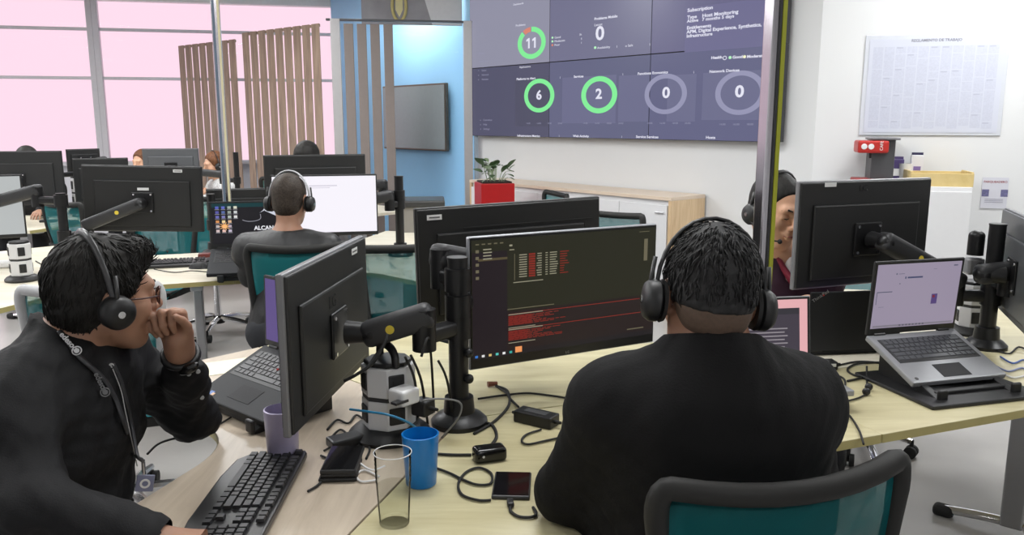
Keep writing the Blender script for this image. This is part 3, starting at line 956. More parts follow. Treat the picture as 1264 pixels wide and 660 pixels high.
# ---------------------------------------------------------------- task chairs
def make_chair(label, grp='teal mesh task chairs'):
    t = thing('task_chair', label, 'chair', (0, 0, 0), 0, grp)
    fr = M('chair_frame_black', (.016, .0155, .0145), .6, var=.15, spec=.3)
    # back: sitter faces +y
    def bp(u, v):                                   # u -1..1, v 0..1
        hw = .195 + .035 * v
        x = u * hw
        y = -.235 - .085 * max(0, v - .35) + .055 * u * u - .03 * math.sin(v * PI)
        z = .53 + .425 * v + .014 * u * u * v * v
        return Vector((x, y, z))
    loop = []
    cor = .10
    for k in range(9): loop.append(bp(-1 + cor + (2 - 2 * cor) * k / 8, 1))
    for k in range(1, 5): a = k / 5 * PI / 2; loop.append(bp(1 - cor + cor * math.sin(a), 1 - .12 * (1 - math.cos(a))))
    for k in range(7): loop.append(bp(1, .88 - .76 * k / 6))
    for k in range(1, 5): a = k / 5 * PI / 2; loop.append(bp(1 - cor * (1 - math.cos(a)), .12 - .12 * math.sin(a)))
    for k in range(9): loop.append(bp(1 - cor - (2 - 2 * cor) * k / 8, 0))
    for k in range(1, 5): a = k / 5 * PI / 2; loop.append(bp(-1 + cor - cor * math.sin(a), .12 * (1 - math.cos(a))))
    for k in range(7): loop.append(bp(-1, .12 + .76 * k / 6))
    for k in range(1, 5): a = k / 5 * PI / 2; loop.append(bp(-1 + cor * (1 - math.cos(a)), .88 + .12 * math.sin(a)))
    rad = [.020 if p.z > .90 else .017 for p in loop]
    B().tube(loop, rad, 8, closed=True, flat=1.0).build('back_frame', fr, t, smooth=0)
    B().grid(lambda a, b: bp((a * 2 - 1) * .97, .02 + b * .96), 14, 10, .002).build('back_mesh', teal_mesh, t, smooth=0)
    lum = B().tube([bp(u, .30) + Vector((0, -.02, 0)) for u in np.linspace(-.96, .96, 9)], .016, 8, flat=.8)
    lum.build('lumbar_bar', fr, t, smooth=0)
    B().tube(smooth_path([(0, -.05, .41), (0, -.24, .42), (0, -.30, .52), (0, -.285, .68)], 5), .022, 8, flat=1.3).build('back_support', fr, t, smooth=0)
    def seat(u, v):
        a, b = (u * 2 - 1), (v * 2 - 1)
        q = (abs(a) ** 5 + abs(b) ** 5) ** .2
        s = 1.0 if q < 1e-6 else max(abs(a), abs(b)) / q
        return Vector((a * s * .245, b * s * .235, .505 - .02 * (q ** 4) - .035 * max(0, b) ** 3))
    B().grid(seat, 14, 14).build('seat', teal_fabric, t, smooth=0)
    B().prism([(.245 * s * math.cos(a), .235 * s * math.sin(a)) for a in np.linspace(0, 2 * PI, 28, endpoint=False) for s in [1 / (abs(math.cos(a)) ** 5 + abs(math.sin(a)) ** 5) ** .2]], .44, .486, .008).build('seat_shell', fr, t)
    B().box((0, -.03, .415), (.16, .22, .05), .01).build('mechanism', fr, t)
    B().cyl((0, 0, .10), (0, 0, .40), .026, .020).build('gas_lift', chrome, t, smooth=40)
    B().cyl((0, 0, .075), (0, 0, .13), .045, .036).build('hub', fr, t, smooth=40)
    for k in range(5):
        a = k * 2 * PI / 5 + .3
        d = Vector((math.cos(a), math.sin(a), 0))
        B().tube([d * .03 + Vector((0, 0, .11)), d * .16 + Vector((0, 0, .10)), d * .29 + Vector((0, 0, .075))], [.022, .019, .014], 8).build('base_arm', chrome, t, smooth=40)
        n = Vector((-d.y, d.x, 0))
        cs = B().cyl(d * .29 + n * .005 + Vector((0, 0, .028)), d * .29 + n * .026 + Vector((0, 0, .028)), .028, n=14)
        cs.cyl(d * .29 - n * .005 + Vector((0, 0, .028)), d * .29 - n * .026 + Vector((0, 0, .028)), .028, n=14)
        cs.cyl(d * .29 + Vector((0, 0, .03)), d * .29 + Vector((0, 0, .085)), .009, n=8)
        cs.cyl(d * .29 - n * .024 + Vector((0, 0, .028)), d * .29 + n * .024 + Vector((0, 0, .028)), .010, n=8)
        cs.build('caster', rubber, t, smooth=40)
    return t
chair0 = make_chair('black framed teal mesh chair in the foreground behind the black jacket')
# sitter direction = +y local; rz rotates it
chair0.location = (.385, 1.475, 0); chair0.rotation_euler = (0, 0, math.radians(15))
def chair(x, y, face, label):
    """face = direction the sitter looks, degrees"""
    return place_copy(chair0, (x, y, 0), math.radians(face - 90), label)
chair(-1.03, 3.93, 100, 'teal mesh chair of the man seen from behind at the white screen')
chair(-.40, 3.40, 284, 'empty teal mesh chair between the left monitor back and the central pole')
cg = chair(-1.50, 2.98, 100, 'empty chair with a pale grey frame just behind the glasses man')
light_frame = M('chair_frame_pale_grey', (.42, .42, .43), .5)
for ch_ in cg.children:
    if ch_.name.startswith(('back_frame', 'lumbar_bar', 'back_support')):
        ch_.data = ch_.data.copy(); ch_.data.materials.clear(); ch_.data.materials.append(light_frame)
chair(-2.34, 5.12, 265, 'teal chair beyond the big black monitor back')
chair(-2.16, 5.80, 275, 'teal chair between the big black monitor back and the dark laptop')
chair(-3.05, 5.9, 60, 'teal chair at the far left, behind the grey screen')
chair(.12, 6.35, 200, 'teal chair standing before the white sideboard doors')
chair(.47, 4.80, 235, 'teal chair just right of the plain dark monitor back')
chair(1.62, 3.72, 250, 'chair under the right desk, only its chrome base in view')
chair(.98, 3.32, 262, 'chair under the man in the maroon shirt')
chair(-2.35, 7.95, 262, 'far teal chair beside the long-haired woman')
chair(-1.22, 1.52, 5, 'chair under the man with glasses')
# ================================================================ displays
shell_black = M('monitor_shell_black', (.011, .011, .0112), .5, var=.12, scale=140)
shell_grey = M('monitor_shell_grey', (.085, .088, .095), .38)
bezel_silver = M('bezel_silver', (.42, .43, .46), .35, .6)
screen_off = M('screen_off', (.010, .010, .012), .15, spec=.6)
def monitor(label, pos, rz, w=.61, h=.36, tilt=0., roll=0., shell=None, screen=None, sticker=True, logo=None, vesa=True, chin=.018, group=None, side=None, thick=.030, plate=True):
    """pos = centre of the display; screen faces local -y"""
    shell = shell or shell_black
    t = thing('monitor', label, 'monitor', pos, 0, group, rot=Euler((math.radians(tilt), math.radians(roll), math.radians(rz)), 'XYZ'))
    B().box((0, .004, 0), (w, .018, h), .004).build('bezel', side or shell, t)
    # tapered back shell
    b = B()
    b.box((0, 0, 0), (w - .01, .012, h - .01), .004, mat=Matrix.Translation((0, .014, 0)))
    b.prism([(-w * .40, -h * .42), (w * .40, -h * .42), (w * .40, h * .28), (-w * .40, h * .28)], 0, thick - .02, .006, mat=Matrix.Translation((0, .018, 0)) @ Matrix.Rotation(-PI / 2, 4, 'X') @ Matrix.Scale(-1, 4, (0, 1, 0)))
    b.build('back_shell', shell, t)
    sc = B().box((0, -.0058, chin / 2 - .003), (w - .014, .002, h - .012 - chin)).build('screen', screen or screen_off, t)
    yb = thick - .002
    if vesa:
        vp = B().box((0, yb + .004, -.02), (.115, .008, .115), .004).build('mount_plate', satin_black, t)
        for sx in (-1, 1):
            for sz in (-1, 1):
                B().cyl((sx * .045, yb + .008, -.02 + sz * .045), (sx * .045, yb + .012, -.02 + sz * .045), .005, n=10).build('screw', chrome, vp)
    if plate:
        B().box((-.01, yb - .0105, -h * .36), (w * .5, .012, .018), .003).build('port_recess', rubber, t)
    if sticker:
        st = B().box((-w * .30, .0216, h * .43), (.048, .001, .016)).build('sticker', label_white, t)
        B().box((-w * .30, .0225, h * .43), (.036, .0006, .004)).build('print', M('sticker_ink', (.1, .1, .1), .6), st)
    if logo:
        text('logo', logo, .045, M('logo_dark_gloss', (.045, .045, .048), .2, .4), t, (.03, .0215, h * .20) if False else (.06, yb + .0006, h * .14), (PI / 2, 0, PI), 'LEFT', .0006)
    t['w'] = w; t['h'] = h
    return t, sc
def scr_quads(parent, w, h, rects, mat, y, name='window_area', chin=.018):
    """rects in screen fractions (x0,y0,x1,y1), y measured from the top"""
    W_, H_ = w - .014, h - .012 - chin
    cz = chin / 2 - .003
    b = B()
    for x0, y0, x1, y1 in rects:
        X0, X1 = (x0 - .5) * W_, (x1 - .5) * W_
        Z0, Z1 = cz + (.5 - y1) * H_, cz + (.5 - y0) * H_
        b.quad([(X0, y, Z0), (X1, y, Z0), (X1, y, Z1), (X0, y, Z1)])
    o = b.build(name, mat, parent)
    if len(rects) > 1: o['kind'] = 'stuff'
    return o

# ---- the code monitor in front of the black jacket
c28 = 28.0
p0 = at(578, 376, 2.15)
d28 = dirv(c28)
mw, mh = .615, .362
ctr = p0 + d28 * (mw / 2)
ed_bg = lit('editor_olive', srgb(36, 36, 22), .95, .35)
m2, s2 = monitor('monitor showing dark code editor with red error text, facing the camera', ctr, c28, mw, mh, 0, screen=ed_bg, side=bezel_silver, chin=.026, sticker=False)
B().box((0, -.0048, 0), (mw - .006, .003, mh - .006), .001).build('front_bezel', M('bezel_black', (.008, .008, .008), .3), m2)
s2.location.y = -.0012
CH2 = .026
Y0 = -.0084
scr_quads(s2, mw, mh, [(0, .10, .175, 1)], lit('editor_sidebar', srgb(32, 24, 28), .95, .3), Y0, 'sidebar', CH2)
scr_quads(s2, mw, mh, [(.175, .62, 1, .955)], lit('editor_terminal', srgb(36, 26, 24), .95, .3), Y0, 'terminal_pane', CH2)
scr_quads(s2, mw, mh, [(0, .955, 1, 1)], lit('editor_taskbar', srgb(30, 26, 28), .95, .3), Y0 - .0002, 'taskbar', CH2)
scr_quads(s2, mw, mh, [(.03, .155, .175, .175)], lit('editor_select', srgb(84, 74, 52), .95, .3), Y0 - .0002, 'selected_row', CH2)
rnd = random.Random(11)
white_l = lit('code_white', srgb(146, 142, 122), 1, .3)
red_l = lit('code_red', srgb(126, 40, 30), 1, .3)
dim_l = lit('code_dim', srgb(104, 98, 78), 1, .3)
redbg = lit('code_red_block', srgb(92, 22, 20), 1, .3)
rows_w, rows_r, rows_d = [], [], []
for r in range(10):
    y = .145 + r * .0205
    rows_w += [(.235, y, .275, y + .008), (.325 + rnd.uniform(0, .01), y, .352, y + .008), (.372, y, .384, y + .008), (.395, y, .395 + rnd.uniform(.03, .045), y + .008)]
    rows_r += [(.285, y - .003, .318, y + .012), (.450, y, .450 + rnd.uniform(.02, .05), y + .008)]
rows_w += [(.205, .375, .36, .382), (.185, .055, .20, .07), (.185, .095, .21, .103)]
rows_w += [(.055, .075 + .026 * k, .085 + rnd.uniform(0, .02), .085 + .026 * k) for k in range(4)]
for k in range(5):
    rows_d.append((.018, .08 + k * .055, .034, .105 + k * .055))
rows_d += [(.018 + .03 * k, .03, .035 + .03 * k, .04) for k in range(5)] + [(.21, .135, .213, .36), (.90, .03, .96, .036), (.84, .92, .94, .93), (.93, .10, .952, .30), (.175, .60, .42, .607)]
scr_quads(s2, mw, mh, rows_w, white_l, Y0 - .0004, 'code_text', CH2)
scr_quads(s2, mw, mh, rows_r, red_l, Y0 - .0004, 'code_text', CH2)
scr_quads(s2, mw, mh, rows_d, dim_l, Y0 - .0004, 'interface_marks', CH2)
err = []
for blk, y0 in enumerate((.645, .775)):
    scr_quads(s2, mw, mh, [(.18, y0 + .015, .30 - .02 * blk, y0 + .10)], redbg, Y0 - .0003, 'error_block', CH2)
    err.append((.18, y0, .98, y0 + .0065))
    for k in range(7):
        y = y0 + .02 + k * .012
        ln = [.42, .36, .30, .26, .34, .46, .40][k] + rnd.uniform(-.04, .04)
        x = .18
        while x < .18 + ln * .62:
            q = rnd.uniform(.015, .05)
            err.append((x, y, x + q, y + .006)); x += q + .006
    scr_quads(s2, mw, mh, [(.18, y0 + .002, .36, y0 + .009), (.18, y0 + .118, .32, y0 + .124)], white_l, Y0 - .0006, 'terminal_text', CH2)
scr_quads(s2, mw, mh, err, red_l, Y0 - .0005, 'error_text', CH2)
icons = [(srgb(60, 120, 200), .012), (srgb(230, 230, 230), .045), (srgb(220, 190, 120), .08), (srgb(90, 200, 190), .115), (srgb(240, 240, 240), .15), (srgb(60, 170, 160), .185)]
for i, (c_, x_) in enumerate(icons):
    scr_quads(s2, mw, mh, [(x_, .965, x_ + .014, .985)], lit('taskbar_icon_%d' % i, c_, .9), Y0 - .0006, 'taskbar_icon', CH2)
scr_quads(s2, mw, mh, [(.215, .935, .250, .985)], lit('taskbar_icon_orange', srgb(236, 150, 90), 1), Y0 - .0007, 'taskbar_icon', CH2)
text('logo', 'LG', .010, M('logo_grey', (.25, .25, .25), .4), m2, (0, -.0068, -mh / 2 + .008), (PI / 2, 0, 0), 'CENTER', .0003)

# ---- monitor of the man with glasses, seen from behind
m1c = at(396, 410, 1.94)
m1, _ = monitor('near black monitor seen from behind, in front of the man with glasses', (-.462, 1.965, m1c.z + .0), 264 + 0, .60, .362, logo='LG', sticker=True, side=M('monitor_edge_grey', (.20, .20, .21), .35, .3))
# ---- plain dark monitor back, centre
m3c = at(513, 330, 2.52)
d3 = dirv(24)
m3, _ = monitor('wide dark monitor back behind the code monitor, white sticker at its corner', (m3c.x + d3.x * .325, m3c.y + d3.y * .325, at(630, 318, 2.66).z), 204, .65, .37, roll=1.2, sticker=False, vesa=True)
st = B().box((.265, .0216, .155), (.048, .001, .016)).build('sticker', label_white, m3)
B().box((.265, .0225, .155), (.034, .0006, .004)).build('print', M('sticker_ink', (.1, .1, .1), .6), st)
B().box((-.06, .0215, .115), (.46, .003, .004)).build('vent_slot', rubber, m3)
# ---- right monitor back before the maroon shirt
m4l = at(982, 290, 2.72)
m4, _ = monitor('black monitor back on an arm before the man in the maroon shirt', (m4l.x + .26, m4l.y + .095, at(1075, 287, 2.8).z), 200.5, .575, .366, sticker=False, side=M('monitor_edge_grey', (.20, .20, .21), .35, .3))
B().box((.165, .0216, .17), (.048, .001, .014)).build('sticker', label_white, m4)
text('logo', 'LG', .03, M('logo_dark_gloss', (.045, .045, .048), .2, .4), m4, (.04, .0216, .145), (PI / 2, 0, PI), 'LEFT', .0005)
# ---- grey monitor back at the right edge
m5a = at(1225, 315, 2.98)
d5 = Vector((-.34, -.94, 0))
m5, _ = monitor('grey monitor back cut off by the right edge of the picture', (m5a.x + d5.x * .3 + .04, m5a.y + d5.y * .3, m5a.z - .005), 70 + 0, .60, .36, shell=shell_grey, sticker=False)
# ---- second cluster
wscr = lit('bright_white_screen', (.93, .90, .97), 1.0)
m6r = at(466, 252, 4.62)
d6 = dirv(12)
m6, s6 = monitor('monitor with a blank white screen before the man seen from behind', (m6r.x - d6.x * .29, m6r.y - d6.y * .29, m6r.z), 12, .58, .345, screen=wscr, sticker=False)
scr_quads(s6, .58, .345, [(.35, .16, .62, .175), (.35, .20, .55, .208)], lit('white_screen_text', srgb(200, 196, 210), 1), -.0072, 'text_line')
m7c = at(390, 222, 5.15)
m7, _ = monitor('dark monitor back above the man seen from behind, before the slat screen', (m7c.x, m7c.y, m7c.z - .02), 200, .63, .36, sticker=False)
m8c = at(178, 245, 4.50)
m8, _ = monitor('big black monitor back with a yellow sticker left of the dark laptop', (m8c.x, m8c.y, m8c.z), 188, .63, .365, roll=-1.5, sticker=True)
B().box((-.005, .0295, .055), (.06, .001, .015)).build('sticker', label_white, m8)
m9r = at(29, 254, 4.45)
m9, _ = monitor('pale grey reflecting screen cut off by the left edge of the picture', (m9r.x - .26, m9r.y - .12, m9r.z), 24, .58, .345, screen=lit('pale_grey_reflection_glow', srgb(186, 190, 190), .95), sticker=False)  # light reflected on the screen is put in as glow
m10c = at(22, 220, 6.0)
m10, _ = monitor('far dark monitor back in the left corner under the windows', (m10c.x, m10c.y, m10c.z), 196, .62, .40, sticker=False)
m11c = at(126, 222, 6.5)
m11, _ = monitor('far dark monitor back right behind the second power tower', (m11c.x, m11c.y, m11c.z), 206, .40, .35, sticker=False)
m12c = at(212, 205, 7.6)
m12, _ = monitor('far grey monitor back next to the long-haired woman', (m12c.x, m12c.y, m12c.z), 190, .50, .33, shell=shell_grey, sticker=False)
m13c = at(300, 258, 5.05)
m13, _ = monitor('low dark monitor back peeking over the dark laptop', (m13c.x, m13c.y, m13c.z), 195, .42, .26, sticker=False)
m14c = at(103, 198, 7.0)
m14, _ = monitor('small far monitor back against the window light', (m14c.x, m14c.y, m14c.z), 240, .30, .20, sticker=False)

# ---------------------------------------------------------------- monitor arms: pole, clamp base and spring arms
def link(t, a, b, w=.05, h=.045, name='arm_link', mat=None, bev=.01):
    a, b = Vector(a), Vector(b)
    d = b - a
    q = d.to_track_quat('X', 'Z').to_matrix().to_4x4()
    return B().box((0, 0, 0), (d.length + w * .8, w, h), bev, 3, mat=Matrix.Translation((a + b) / 2) @ q).build(name, mat or satin_black, t, smooth=50)
def arm_pole(label, base, ztop, r=.024, base_r=.075):
    t = thing('monitor_stand', label, 'monitor stand', (base[0], base[1], DZ))
    B().lathe([(0, 0), (base_r, 0), (base_r, .012), (base_r * .8, .026), (r + .016, .034), (r + .012, .075), (0, .075)], 28).build('clamp_base', satin_black, t, smooth=40)
    B().cyl((0, 0, .03), (0, 0, ztop - DZ), r, n=20).build('pole', satin_black, t, smooth=40)
    B().cyl((0, 0, ztop - DZ), (0, 0, ztop - DZ + .006), r * 1.05, n=20).build('pole_cap', black_plastic, t, smooth=40)
    return t
def arm_to(t, mon, z_pole, elbow, dot=True, mid_r=.03):
    """two-piece arm from the pole of t to the back of monitor mon; elbow in world coordinates"""
    o = Vector(t.location)
    mm = mon.matrix_basis
    tgt = mm @ Vector((0, .040, -.02)) - o
    back = (mm.to_3x3() @ Vector((0, 1, 0))).normalized()
    wrist = tgt + back * .075
    E_ = Vector(elbow) - o
    zp = z_pole - o.z
    B().cyl((0, 0, zp - .03), (0, 0, zp + .03), .034, n=18).build('collar', satin_black, t, smooth=40)
    link(t, (0, 0, zp), (E_.x, E_.y, zp), .042, .04, 'lower_arm')
    B().cyl((E_.x, E_.y, zp - .035), (E_.x, E_.y, zp + .07), mid_r, n=18).build('elbow_joint', satin_black, t, smooth=40)
    a = Vector((E_.x, E_.y, zp + .05))
    up = link(t, a, wrist, .060, .066, 'spring_arm', dark_plastic, .018)
    if dot:
        m_ = a.lerp(wrist, .62)
        dd = (wrist - a).normalized()
        s = Vector((dd.y, -dd.x, 0)).normalized()
        if (o + m_ + s).length > (o + m_ - s).length: s = -s
        B().cyl(m_ + s * .0295, m_ + s * .0315, .011, n=14).build('yellow_dot', yellow_dot, up)
    B().ball(wrist, .032, 14).build('ball_joint', satin_black, t, smooth=0)
    B().cyl(wrist, tgt + back * .010, .024, .03, n=16).build('swivel', satin_black, t, smooth=40)
    return t
bpy.context.view_layer.update()
armA = arm_pole('black pole with monitor arms at the centre of the near desks', atz(567, 522).xy, at(560, 318, 2.1).z, .026, .075)
arm_to(armA, m1, 1.005, at(524, 432, 2.02), True)
arm_to(armA, m3, 1.13, at(545, 335, 2.15), False)
arm_to(armA, m2, 1.06, (-.08, 2.22, 1.1), False)
for z in (.13, .20):
    B().ball((.028, -.022, z), .013, 10).build('clamp_knob', satin_black, armA, smooth=0)
armB = arm_pole('black pole with monitor arms right of the silver laptop', atz(1216, 428).xy, at(1224, 274, 2.9).z, .027, .07)
arm_to(armB, m4, .925, at(1178, 372, 2.88) , True)
arm_to(armB, m5, .98, at(1246, 330, 2.75), False)
lk = Vector(armB.location)
pz = at(1205, 299, 2.88) - lk
B().cyl(pz - Vector((0, 0, .045)), pz + Vector((0, 0, .025)), .027, n=18).ball(pz + Vector((0, 0, .025)), (.027, .027, .018), 14).build('arm_head', satin_black, armB, smooth=40)
B().box(pz - Vector((0, 0, .085)), (.06, .04, .06), .008).build('grey_bracket', M('bracket_grey', (.30, .30, .31), .4, .5), armB)
link(armB, pz - Vector((0, 0, .085)), (0, 0, pz.z - .085), .03, .03, 'side_link')
armC = arm_pole('black pole left of the big black monitor back', (-2.38, 4.27), at(78, 238, 4.35).z, .024)
arm_to(armC, m8, .93, (-2.30, 4.36, 1.0), True)
arm_to(armC, m9, 1.12, (-2.52, 4.30, 1.0), True)
armD = arm_pole('black pole right of the white screen', (CD.x + .0, CD.y - .05), at(488, 218, 4.8).z, .026)
arm_to(armD, m6, 1.05, (CD.x - .05, CD.y - .10, 1), False)
arm_to(armD, m7, 1.10, (CD.x - .12, CD.y + .12, 1), False)
armE = arm_pole('far black monitor pole under the left windows', (CE.x + .1, CE.y - .15), 1.2, .024)
arm_to(armE, m10, 1.10, (CE.x + .05, CE.y - .35, 1), True)
arm_to(armE, m11, 1.05, (CE.x + .3, CE.y - .15, 1), False)
arm_to(armE, m14, 1.15, (CE.x + .2, CE.y + .1, 1), False)
armF = arm_pole('far black monitor pole before the slat screens', (CF.x - .6, CF.y - .25), 1.25, .024)
arm_to(armF, m12, 1.0, (CF.x - .75, CF.y - .2, 1), False)
armG = arm_pole('low black monitor pole behind the dark laptop', (-1.80, 4.84), 1.1, .022)
arm_to(armG, m13, .92, (-1.75, 4.92, 1), False)

# ---------------------------------------------------------------- laptops
key_mat = M('key_black', (.02, .02, .022), .45, var=.1)
key_grey = M('key_dark_grey', (.05, .05, .055), .45)
key_mesh_cache = {}
def key_mesh(w, d, h, mat):
    k = (round(w, 4), round(d, 4), round(h, 4), mat.name)
    if k not in key_mesh_cache:
        b = B()
        z = h
        i = .0014
        vs = [(-w / 2, -d / 2, 0), (w / 2, -d / 2, 0), (w / 2, d / 2, 0), (-w / 2, d / 2, 0), (-w / 2 + i, -d / 2 + i, z), (w / 2 - i, -d / 2 + i, z), (w / 2 - i, d / 2 - i, z), (-w / 2 + i, d / 2 - i, z)]
        V = [b.bm.verts.new(v) for v in vs]
        for f in ((4, 5, 6, 7), (0, 1, 5, 4), (1, 2, 6, 5), (2, 3, 7, 6), (3, 0, 4, 7)):
            b.bm.faces.new([V[q] for q in f])
        me = bpy.data.meshes.new('key')
        b.bm.to_mesh(me); b.bm.free(); me.materials.append(mat)
        key_mesh_cache[k] = me
    return key_mesh_cache[k]
def add_key(parent, x, y, z, w, d, h, mat):
    o = bpy.data.objects.new('key', key_mesh(w, d, h, mat))
    COL.objects.link(o); o.parent = parent; o.location = (x, y, z)
    return o
LAP_ROWS = [[.8] + [1.0] * 12 + [1.2], [1.0] * 13 + [2.0], [1.5] + [1.0] * 12 + [1.5], [1.8] + [1.0] * 11 + [2.2], [2.3] + [1.0] * 10 + [2.7], [1.2, 1, 1.2, 1.2, 5.2, 1.2, 1.2, 1, 1, .8]]
def laptop(label, pos, rz, body, screen, w=.335, d=.232, open_deg=110, pitch=0., keys=True, lid_mat=None, key_m=None, roll=0.):
    """pos = centre of the hinge edge foot on what carries it; keyboard extends to local -y, screen faces -y"""
    t = thing('laptop', label, 'laptop', pos, 0, rot=Euler((math.radians(pitch), math.radians(roll), math.radians(rz)), 'XYZ'))
    base = B().box((0, -d / 2, .010), (w, d, .018), .004).build('base', body, t)
    B().box((0, -.085, .0194), (w - .04, .115, .001)).build('keyboard_deck', M('deck_black', (.014, .014, .015), .5), base)
    B().box((0, -.19, .0194), (.10, .058, .001), .0004).build('touchpad', M('touchpad_dark', (.02, .02, .022), .6, spec=.2), base)
    for sx in (-1, 1):
        B().cyl((sx * w * .36 - .02, 0, .018), (sx * w * .36 + .02, 0, .018), .006, n=10).build('hinge', black_plastic, base)
    if keys:
        km = key_m or key_mat
        u = (w - .05) / 15.0
        for r, row in enumerate(LAP_ROWS):
            x = -(w - .05) / 2
            rowd = .0105 if r == 0 else .0168
            y = -.030 - (0 if r == 0 else .0085) - max(0, r - 1) * .0188 - (rowd / 2 if r == 0 else rowd / 2)
            tot = sum(row); sc = 15.0 / tot
            for kw in row:
                add_key(base, x + kw * sc * u / 2, y, .0198, kw * sc * u - .002, rowd - .0005, .0022, km)
                x += kw * sc * u
    lid = B().box((0, .004, .105), (w, .008, .212), .003).build('lid', lid_mat or body, t, (0, .002, .019), (math.radians(-(open_deg - 90)), 0, 0))
    B().box((0, -.0006, .105), (w - .006, .002, .206)).build('lid_bezel', M('lid_bezel_black', (.01, .01, .01), .4), lid)
    B().box((0, -.0022, .110), (w - .022, .001, .184)).build('screen', screen, lid)
    return t, base, lid
def lap_quads(lid, w, rects, mat, y=-.0032, name='window_area'):
    b = B(); W_ = w - .022; H_ = .184
    for x0, y0, x1, y1 in rects:
        X0, X1 = (x0 - .5) * W_, (x1 - .5) * W_
        Z0, Z1 = .110 + (.5 - y1) * H_, .110 + (.5 - y0) * H_
        b.quad([(X0, y, Z0), (X1, y, Z0), (X1, y, Z1), (X0, y, Z1)])
    o = b.build(name, mat, lid)
    if len(rects) > 1: o['kind'] = 'stuff'
    return o
lap_black = M('laptop_black', (.014, .0148, .017), .6, var=.08, spec=.3)
lap_grey = M('laptop_silver_grey', (.30, .305, .32), .4, .4)
def riser(t, w, d, h0, h1):
    for sx in (-1, 1):
        B().prism([(-d, 0), (0, 0), (0, h1), (-d, h0)], -.012, .012, .002, mat=Matrix.Translation((sx * w * .36, 0, 0)) @ Matrix.Rotation(PI / 2, 4, 'Z') @ Matrix.Rotation(PI / 2, 4, 'X')).build('side_rail', black_plastic, t)
        B().box((sx * w * .36, -d - .006, h0 + .012), (.034, .012, .036), .006, 3).build('stop_hook', black_plastic, t)
    for k in range(3):
        B().box((0, -d * (.12 + .36 * k), .012), (w * .70, .03, .02), .003).build('cross_bar', black_plastic, t)
# laptop of the glasses man, raised at the back
scr_violet = lit('screen_violet', srgb(92, 74, 134), .9)
hA = Vector((-.605, 2.245, DZ + .115))
riserA = thing('laptop_riser', 'black laptop riser under the laptop of the man with glasses', 'laptop stand', (hA.x, hA.y, DZ), math.radians(-40))
riser(riserA, .345, .245, .010, .100)
l1, l1b, l1l = laptop('black laptop on a riser before the man with glasses, mostly behind his monitor', hA, -40, lap_black, scr_violet, .345, .250, 114, pitch=22)
B().box((-.12, -.225, .0198), (.018, .014, .0006)).build('badge', M('badge_blue', srgb(40, 90, 160), .4), l1b)
B().box((-.108, -.228, .0199), (.012, .010, .0006)).build('badge', M('badge_orange', srgb(190, 150, 110), .4), l1b)
B().ball((.0, -.078, .0215), .004, 8).build('pointing_stick', red_plastic, l1b)
# laptop of the man in the black jacket
pink = lit('screen_pink', srgb(232, 176, 180), .95)
l2, l2b, l2l = laptop('laptop with pink desktop and a dark window, behind the black jacket shoulder', (.735, 2.335, DZ + .045), 9, lap_grey, pink, .345, .235, 98)
lap_quads(l2l, .345, [(.24, .14, .92, 1.0)], lit('pink_laptop_window', srgb(66, 60, 70), .95))
lap_quads(l2l, .345, [(.24, .14, .92, .24)], lit('pink_laptop_titlebar', srgb(52, 50, 56), .95), -.0034, 'title_bar')
lap_quads(l2l, .345, [(.40 + .02 * (k % 3), .46 + .06 * k, .80 - .03 * (k % 2), .48 + .06 * k) for k in range(8)], lit('pink_laptop_text', srgb(150, 144, 150), .9), -.0036, 'text_lines')
lap_quads(l2l, .345, [(.50, .28, .58, .33)], lit('pink_laptop_mark', srgb(80, 90, 170), .9), -.0036, 'blue_mark')
B().box((0, -.117, -.0165), (.30, .20, .056), .003).build('foot_block', rubber, l2, (0, 0, 0))
# laptop lid seen from behind, between the pink screen and the silver laptop
l3, l3b, l3l = laptop('black laptop lid seen from behind between the pink screen and the silver laptop', (1.165, 2.70, DZ + .001), 188, lap_black, scr_violet, .345, .235, 96, keys=False)
text('logo', 'ThinkPad', .017, M('logo_silver', (.5, .5, .5), .3, .6), l3l, (.162, .0086, .175), (PI / 2, -.6, PI), 'LEFT', .0003)
B().ball((.128, .0084, .200), .0028, 8).build('red_dot', red_plastic, l3l)
# silver laptop on the stand
hR = Vector((1.272, 2.515, DZ + .112))
riserR = thing('laptop_riser', 'black folding laptop stand under the silver laptop', 'laptop stand', (hR.x + .013, hR.y - .035, DZ), math.radians(15))
riser(riserR, .36, .245, .010, .096)
B().box((0, -.13, .006), (.40, .33, .012), .004).build('base_tray', black_plastic, riserR)
grey_screen = lit('screen_grey_lilac', srgb(152, 142, 162), .95, .3)
l4, l4b, l4l = laptop('silver laptop with a grey-lilac screen on a stand on the right desk', hR, 15, lap_grey, grey_screen, .335, .232, 108, pitch=22, lid_mat=dark_plastic, key_m=M('key_grey_blue', (.055, .058, .066), .4))
l4l.scale = (1, 1, 1.12)
lap_quads(l4l, .335, [(.02, .42, .20, .435), (.02, .42, .028, .62), (.22, .14, .235, .165), (.25, .15, .32, .158), (.27, .30, .285, .315), (.06, .66, .12, .665), (.90, .05, .95, .07), (.66, .10, .70, .105)], lit('lilac_screen_text', srgb(96, 96, 116), .9), -.0034, 'text_lines')
lap_quads(l4l, .335, [(.33, .20, .345, .235), (.36, .205, .54, .23)], lit('lilac_screen_title', srgb(66, 72, 104), .9), -.0036, 'page_title')
lap_quads(l4l, .335, [(.68, .50, .75, .66)], lit('lilac_screen_picture', srgb(84, 66, 120), .9), -.0036, 'picture')
lap_quads(l4l, .335, [(.69, .52, .72, .56)], lit('lilac_screen_red', srgb(120, 40, 60), .9), -.0038, 'picture_detail')
lap_quads(l4l, .335, [(.02, .955, .98, .985)], lit('lilac_screen_taskbar', srgb(130, 124, 136), .9), -.0034, 'taskbar')
